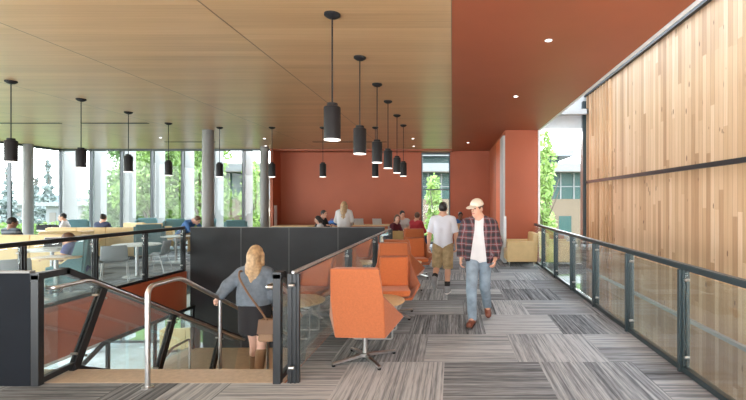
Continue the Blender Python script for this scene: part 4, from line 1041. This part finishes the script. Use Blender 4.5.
for px, Y, hh, w_, m, lab in ((124, 29, 10.5, 2.2, 'leaf2', 'deep green leafy tree outside behind the third window fin'), (152, 24, 9.5, 1.7, 'leaf', 'bright leafy tree outside behind the left pendant row'), (176, 28, 11, 2.0, 'leaf', 'broad bright tree outside left of the man in blue'),
                         (200, 24, 10.5, 1.8, 'leaf', 'bright leafy tree outside left of the tall column'), (140, 36, 11, 2.6, 'leaf', 'pale leafy tree farther back between two bright trees'), (186, 35, 11, 2.0, 'leaf2', 'deep green tree farther back left of the tall column'), (108, 38, 9.0, 2.4, 'leaf2', 'darker tree farther off behind the long banquette'), (12, 34, 4.0, 2.4, 'leaf', 'low green bush tree outside at the far left'), (50, 36, 4.2, 2.6, 'leaf', 'low green shrub outside beyond the left column')):
    tree(lab, (at(px, Y), Y, GZ), round_blobs(hh, w_), 5200, .135, m, (.15, hh*.6))
for px, Y, hh, w_, lab in ((253, 25, 8.0, .75, 'slim bright tree outside by the column at the red wall'), (434, 26, 7.2, .62, 'slim bright tree in the narrow back window'), (545, 23, 9.3, .62, 'slim columnar tree in the tall right window')):
    tree(lab, (at(px, Y), Y, GZ), col_blobs(hh, w_), 1900, .15, 'leaf3', (.08, hh*.7))
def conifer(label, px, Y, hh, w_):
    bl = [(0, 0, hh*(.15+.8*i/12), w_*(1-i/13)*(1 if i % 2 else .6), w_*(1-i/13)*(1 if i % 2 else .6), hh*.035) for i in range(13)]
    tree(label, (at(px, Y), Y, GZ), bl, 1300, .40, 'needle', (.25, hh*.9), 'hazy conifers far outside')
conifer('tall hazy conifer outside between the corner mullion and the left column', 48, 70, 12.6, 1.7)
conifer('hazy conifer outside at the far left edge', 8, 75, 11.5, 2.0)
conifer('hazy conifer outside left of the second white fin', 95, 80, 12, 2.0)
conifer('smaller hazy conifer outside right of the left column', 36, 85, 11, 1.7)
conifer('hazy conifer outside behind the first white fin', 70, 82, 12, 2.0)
for px, Y, lab in ((556, 20, 'low green shrub outside the tall right window'), (572, 21, 'second green shrub outside at the foot of the plank wall'), (543, 19.5, 'green shrub outside beside the slim columnar tree')):
    t = thing('shrub', lab, 'shrub', (at(px, Y), Y, GZ)); V, Fq = leaves([(0,0,.9,.7,.7,.9), (.4,.1,.7,.5,.5,.7), (-.4,.1,.7,.5,.5,.7)], 1400, .10)
    me = bpy.data.meshes.new('foliage'); me.from_pydata(V.tolist(), [], Fq); me.materials.append(M['leaf3']); o = bpy.data.objects.new('foliage', me); C.objects.link(o); o.parent = t
    MB().tube([(0,0,0),(0,0,.7)], .04, 6).build('stem', 'bark', t)
# brick building across the lawn
YB = 40.0
bd = thing('campus_building', 'beige brick building with teal glass and flat overhanging roofs outside', 'building', (-4, YB, GZ))
bz = lambda y: EYE-(y-VY)/F*YB-GZ
MB().box(-17, 22, 0, 8, 0, bz(199)).build('brick_wall', 'brick', bd, smooth=False)
MB().box(-17, 22, .15, 8, bz(199), bz(173)).build('glass_band', 'tglass', bd, smooth=False)
mu = MB()
for i in range(34): x = -17+i*1.18; mu.box(x-.06, x+.06, .06, .16, bz(199), bz(173))
mu.box(-17, 22, .05, .15, bz(187), bz(186)); mu.build('mullions', 'roof', bd, smooth=False)
MB().box(-18, 23, -1.5, 9, bz(172), bz(164.5)).build('roof', 'roof', bd, smooth=False)
MB().box(-18, 23, -1.48, 9, bz(173), bz(172)).build('soffit', 'soffit', bd, smooth=False)
for x0_, x1_ in ((10, 14.2), (-2, 4)): MB().box(x0_, x1_, 3, 8, bz(164.5), bz(154)).build('clerestory', 'tglass', bd, smooth=False)
for x0_, x1_ in ((9, 15.3), (-3, 5)): MB().box(x0_, x1_, 1.6, 9, bz(154), bz(148)).build('upper_roof', 'roof', bd, smooth=False)
for i in range(9):
    x = -15+i*3.4+1.3; f_ = MB().box(x, x+1.1, -.04, .1, bz(234), bz(216)).build('window', 'tglass', bd, smooth=False)
    MB().box(x-.08, x+1.18, -.07, -.02, bz(236), bz(234)).build('sill', 'roof', f_, smooth=False)
# far pale buildings on the left
for x, Y, w_, hh, lab in ((at(75, 62), 62, 8, 5.0, 'pale low building far outside behind the left windows'), (at(20, 90), 90, 8, 4.8, 'far hazy building outside at the left edge'), (at(108, 95), 95, 8, 5.4, 'far hazy building outside near the third fin')):
    b0 = thing('far_building', lab, 'building', (x, Y, GZ))
    MB().box(-w_/2, w_/2, 0, 6, 0, hh).build('wall', 'hazewall', b0, smooth=False); MB().box(-w_/2-.8, w_/2+.8, -.8, 7, hh, hh+.5).build('roof', 'roof', b0, smooth=False)
    for i in range(5): xx = -w_/2+.5+i*(w_-1)/5; MB().box(xx, xx+.9, -.05, .02, hh*.55, hh*.82).build('window', 'soffit', b0, smooth=False)
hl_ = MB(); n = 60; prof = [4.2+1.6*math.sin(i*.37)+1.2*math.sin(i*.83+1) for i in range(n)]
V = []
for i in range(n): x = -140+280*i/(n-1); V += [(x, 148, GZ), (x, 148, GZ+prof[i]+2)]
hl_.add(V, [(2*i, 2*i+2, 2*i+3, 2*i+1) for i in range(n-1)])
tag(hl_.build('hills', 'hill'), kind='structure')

# ================================================================== LIGHT, WORLD, CAMERA
w = bpy.data.worlds.new('sky'); SC.world = w; w.use_nodes = True; nt = w.node_tree; nt.nodes.clear(); g = NT(nt)
out = g.n('ShaderNodeOutputWorld'); bg = g.n('ShaderNodeBackground'); tc = g.n('ShaderNodeTexCoord'); sp = g.n('ShaderNodeSeparateXYZ')
nt.links.new(tc.outputs['Generated'], sp.inputs[0])
nt.links.new(g.ramp(sp.outputs[2], [(0.0, (1.0, 1.0, 1.0)), (.5, (.86, .93, 1.0))]), bg.inputs[0])
bg.inputs[1].default_value = 8.5
nt.links.new(bg.outputs[0], out.inputs[0])
def area(name, loc, rot, sx, sy, e, col=(1, 1, 1)):
    l = bpy.data.lights.new(name, 'AREA'); l.shape = 'RECTANGLE'; l.size = sx; l.size_y = sy; l.energy = e; l.color = col
    o = bpy.data.objects.new(name, l); o.location = loc; o.rotation_euler = rot; C.objects.link(o); return o
area('room_fill_behind', (-3.0, -2.5, 2.6), (R(72), 0, 0), 10, 2.4, 110, (.95, .97, 1))  # added fill behind the camera, not a fixture of the room
area('atrium_fill_behind', (3.1, -3.6, -.6), (R(90), 0, 0), 1.1, 5.0, 480, (1, .98, .95))  # unseen fill added to brighten the lower plank wall
area('lower_floor_fill', (-11, 10, LOW+2.7), (0, 0, 0), 6, 10, 330)  # fill added out of view under the slab to lift the lower floor
area('stair_lower_fill', (-4, 1.5, -1.2), (R(60), 0, 0), 4, 1.5, 160)  # hidden fill added to lighten the dark stairwell
area('ceiling_fill_left', (-12.0, .5, .5), (R(150), 0, 0), 5, 3.0, 650, (.97, 1, .98))  # added fill out of frame, brightens the left part of the ceiling
area('ceiling_fill_behind', (-4.0, -1.5, .6), (R(130), 0, 0), 12, 2.0, 620, (.93, .98, 1))  # added upward fill for the ceiling, out of view
for i, (x, Y) in enumerate(((1.2, 5.6), (1.22, 8.6), (.55, 15.4), (-1.25, 14.4), (-6.0, 14.4), (-9.2, 14.2), (-4.0, 14.4))):
    l = bpy.data.lights.new('downlight_beam', 'SPOT'); l.energy = 60; l.spot_size = R(110); l.spot_blend = 1; l.shadow_soft_size = .05; l.color = (1, .93, .84)
    o = bpy.data.objects.new('downlight_beam', l); o.location = (x, Y, HC-.03); C.objects.link(o)
for x, Y, _ in spots:
    l = bpy.data.lights.new('pendant_beam', 'SPOT'); l.energy = 36; l.spot_size = R(100); l.spot_blend = .8; l.shadow_soft_size = .05; l.color = (1, .92, .82)
    o = bpy.data.objects.new('pendant_beam', l); o.location = (x, Y, HC-1.30); C.objects.link(o)

cam = bpy.data.cameras.new('camera'); co = bpy.data.objects.new('camera', cam); C.objects.link(co)
co.location = (0, 0, EYE); co.rotation_euler = (R(90), 0, 0)
cam.sensor_fit = 'HORIZONTAL'; cam.sensor_width = 36; cam.lens = F/746*36
cam.shift_x = (373-VX)/746; cam.shift_y = (VY-200)/746
cam.clip_end = 400; cam.clip_start = .05
SC.camera = co
SC.view_settings.view_transform = 'Standard'; SC.view_settings.look = 'None'; SC.view_settings.exposure = 0.45
SC.cycles.max_bounces = 8; SC.cycles.diffuse_bounces = 4; SC.cycles.transparent_max_bounces = 24
SC.cycles.sample_clamp_indirect = 8
SC.cycles.use_denoising = True
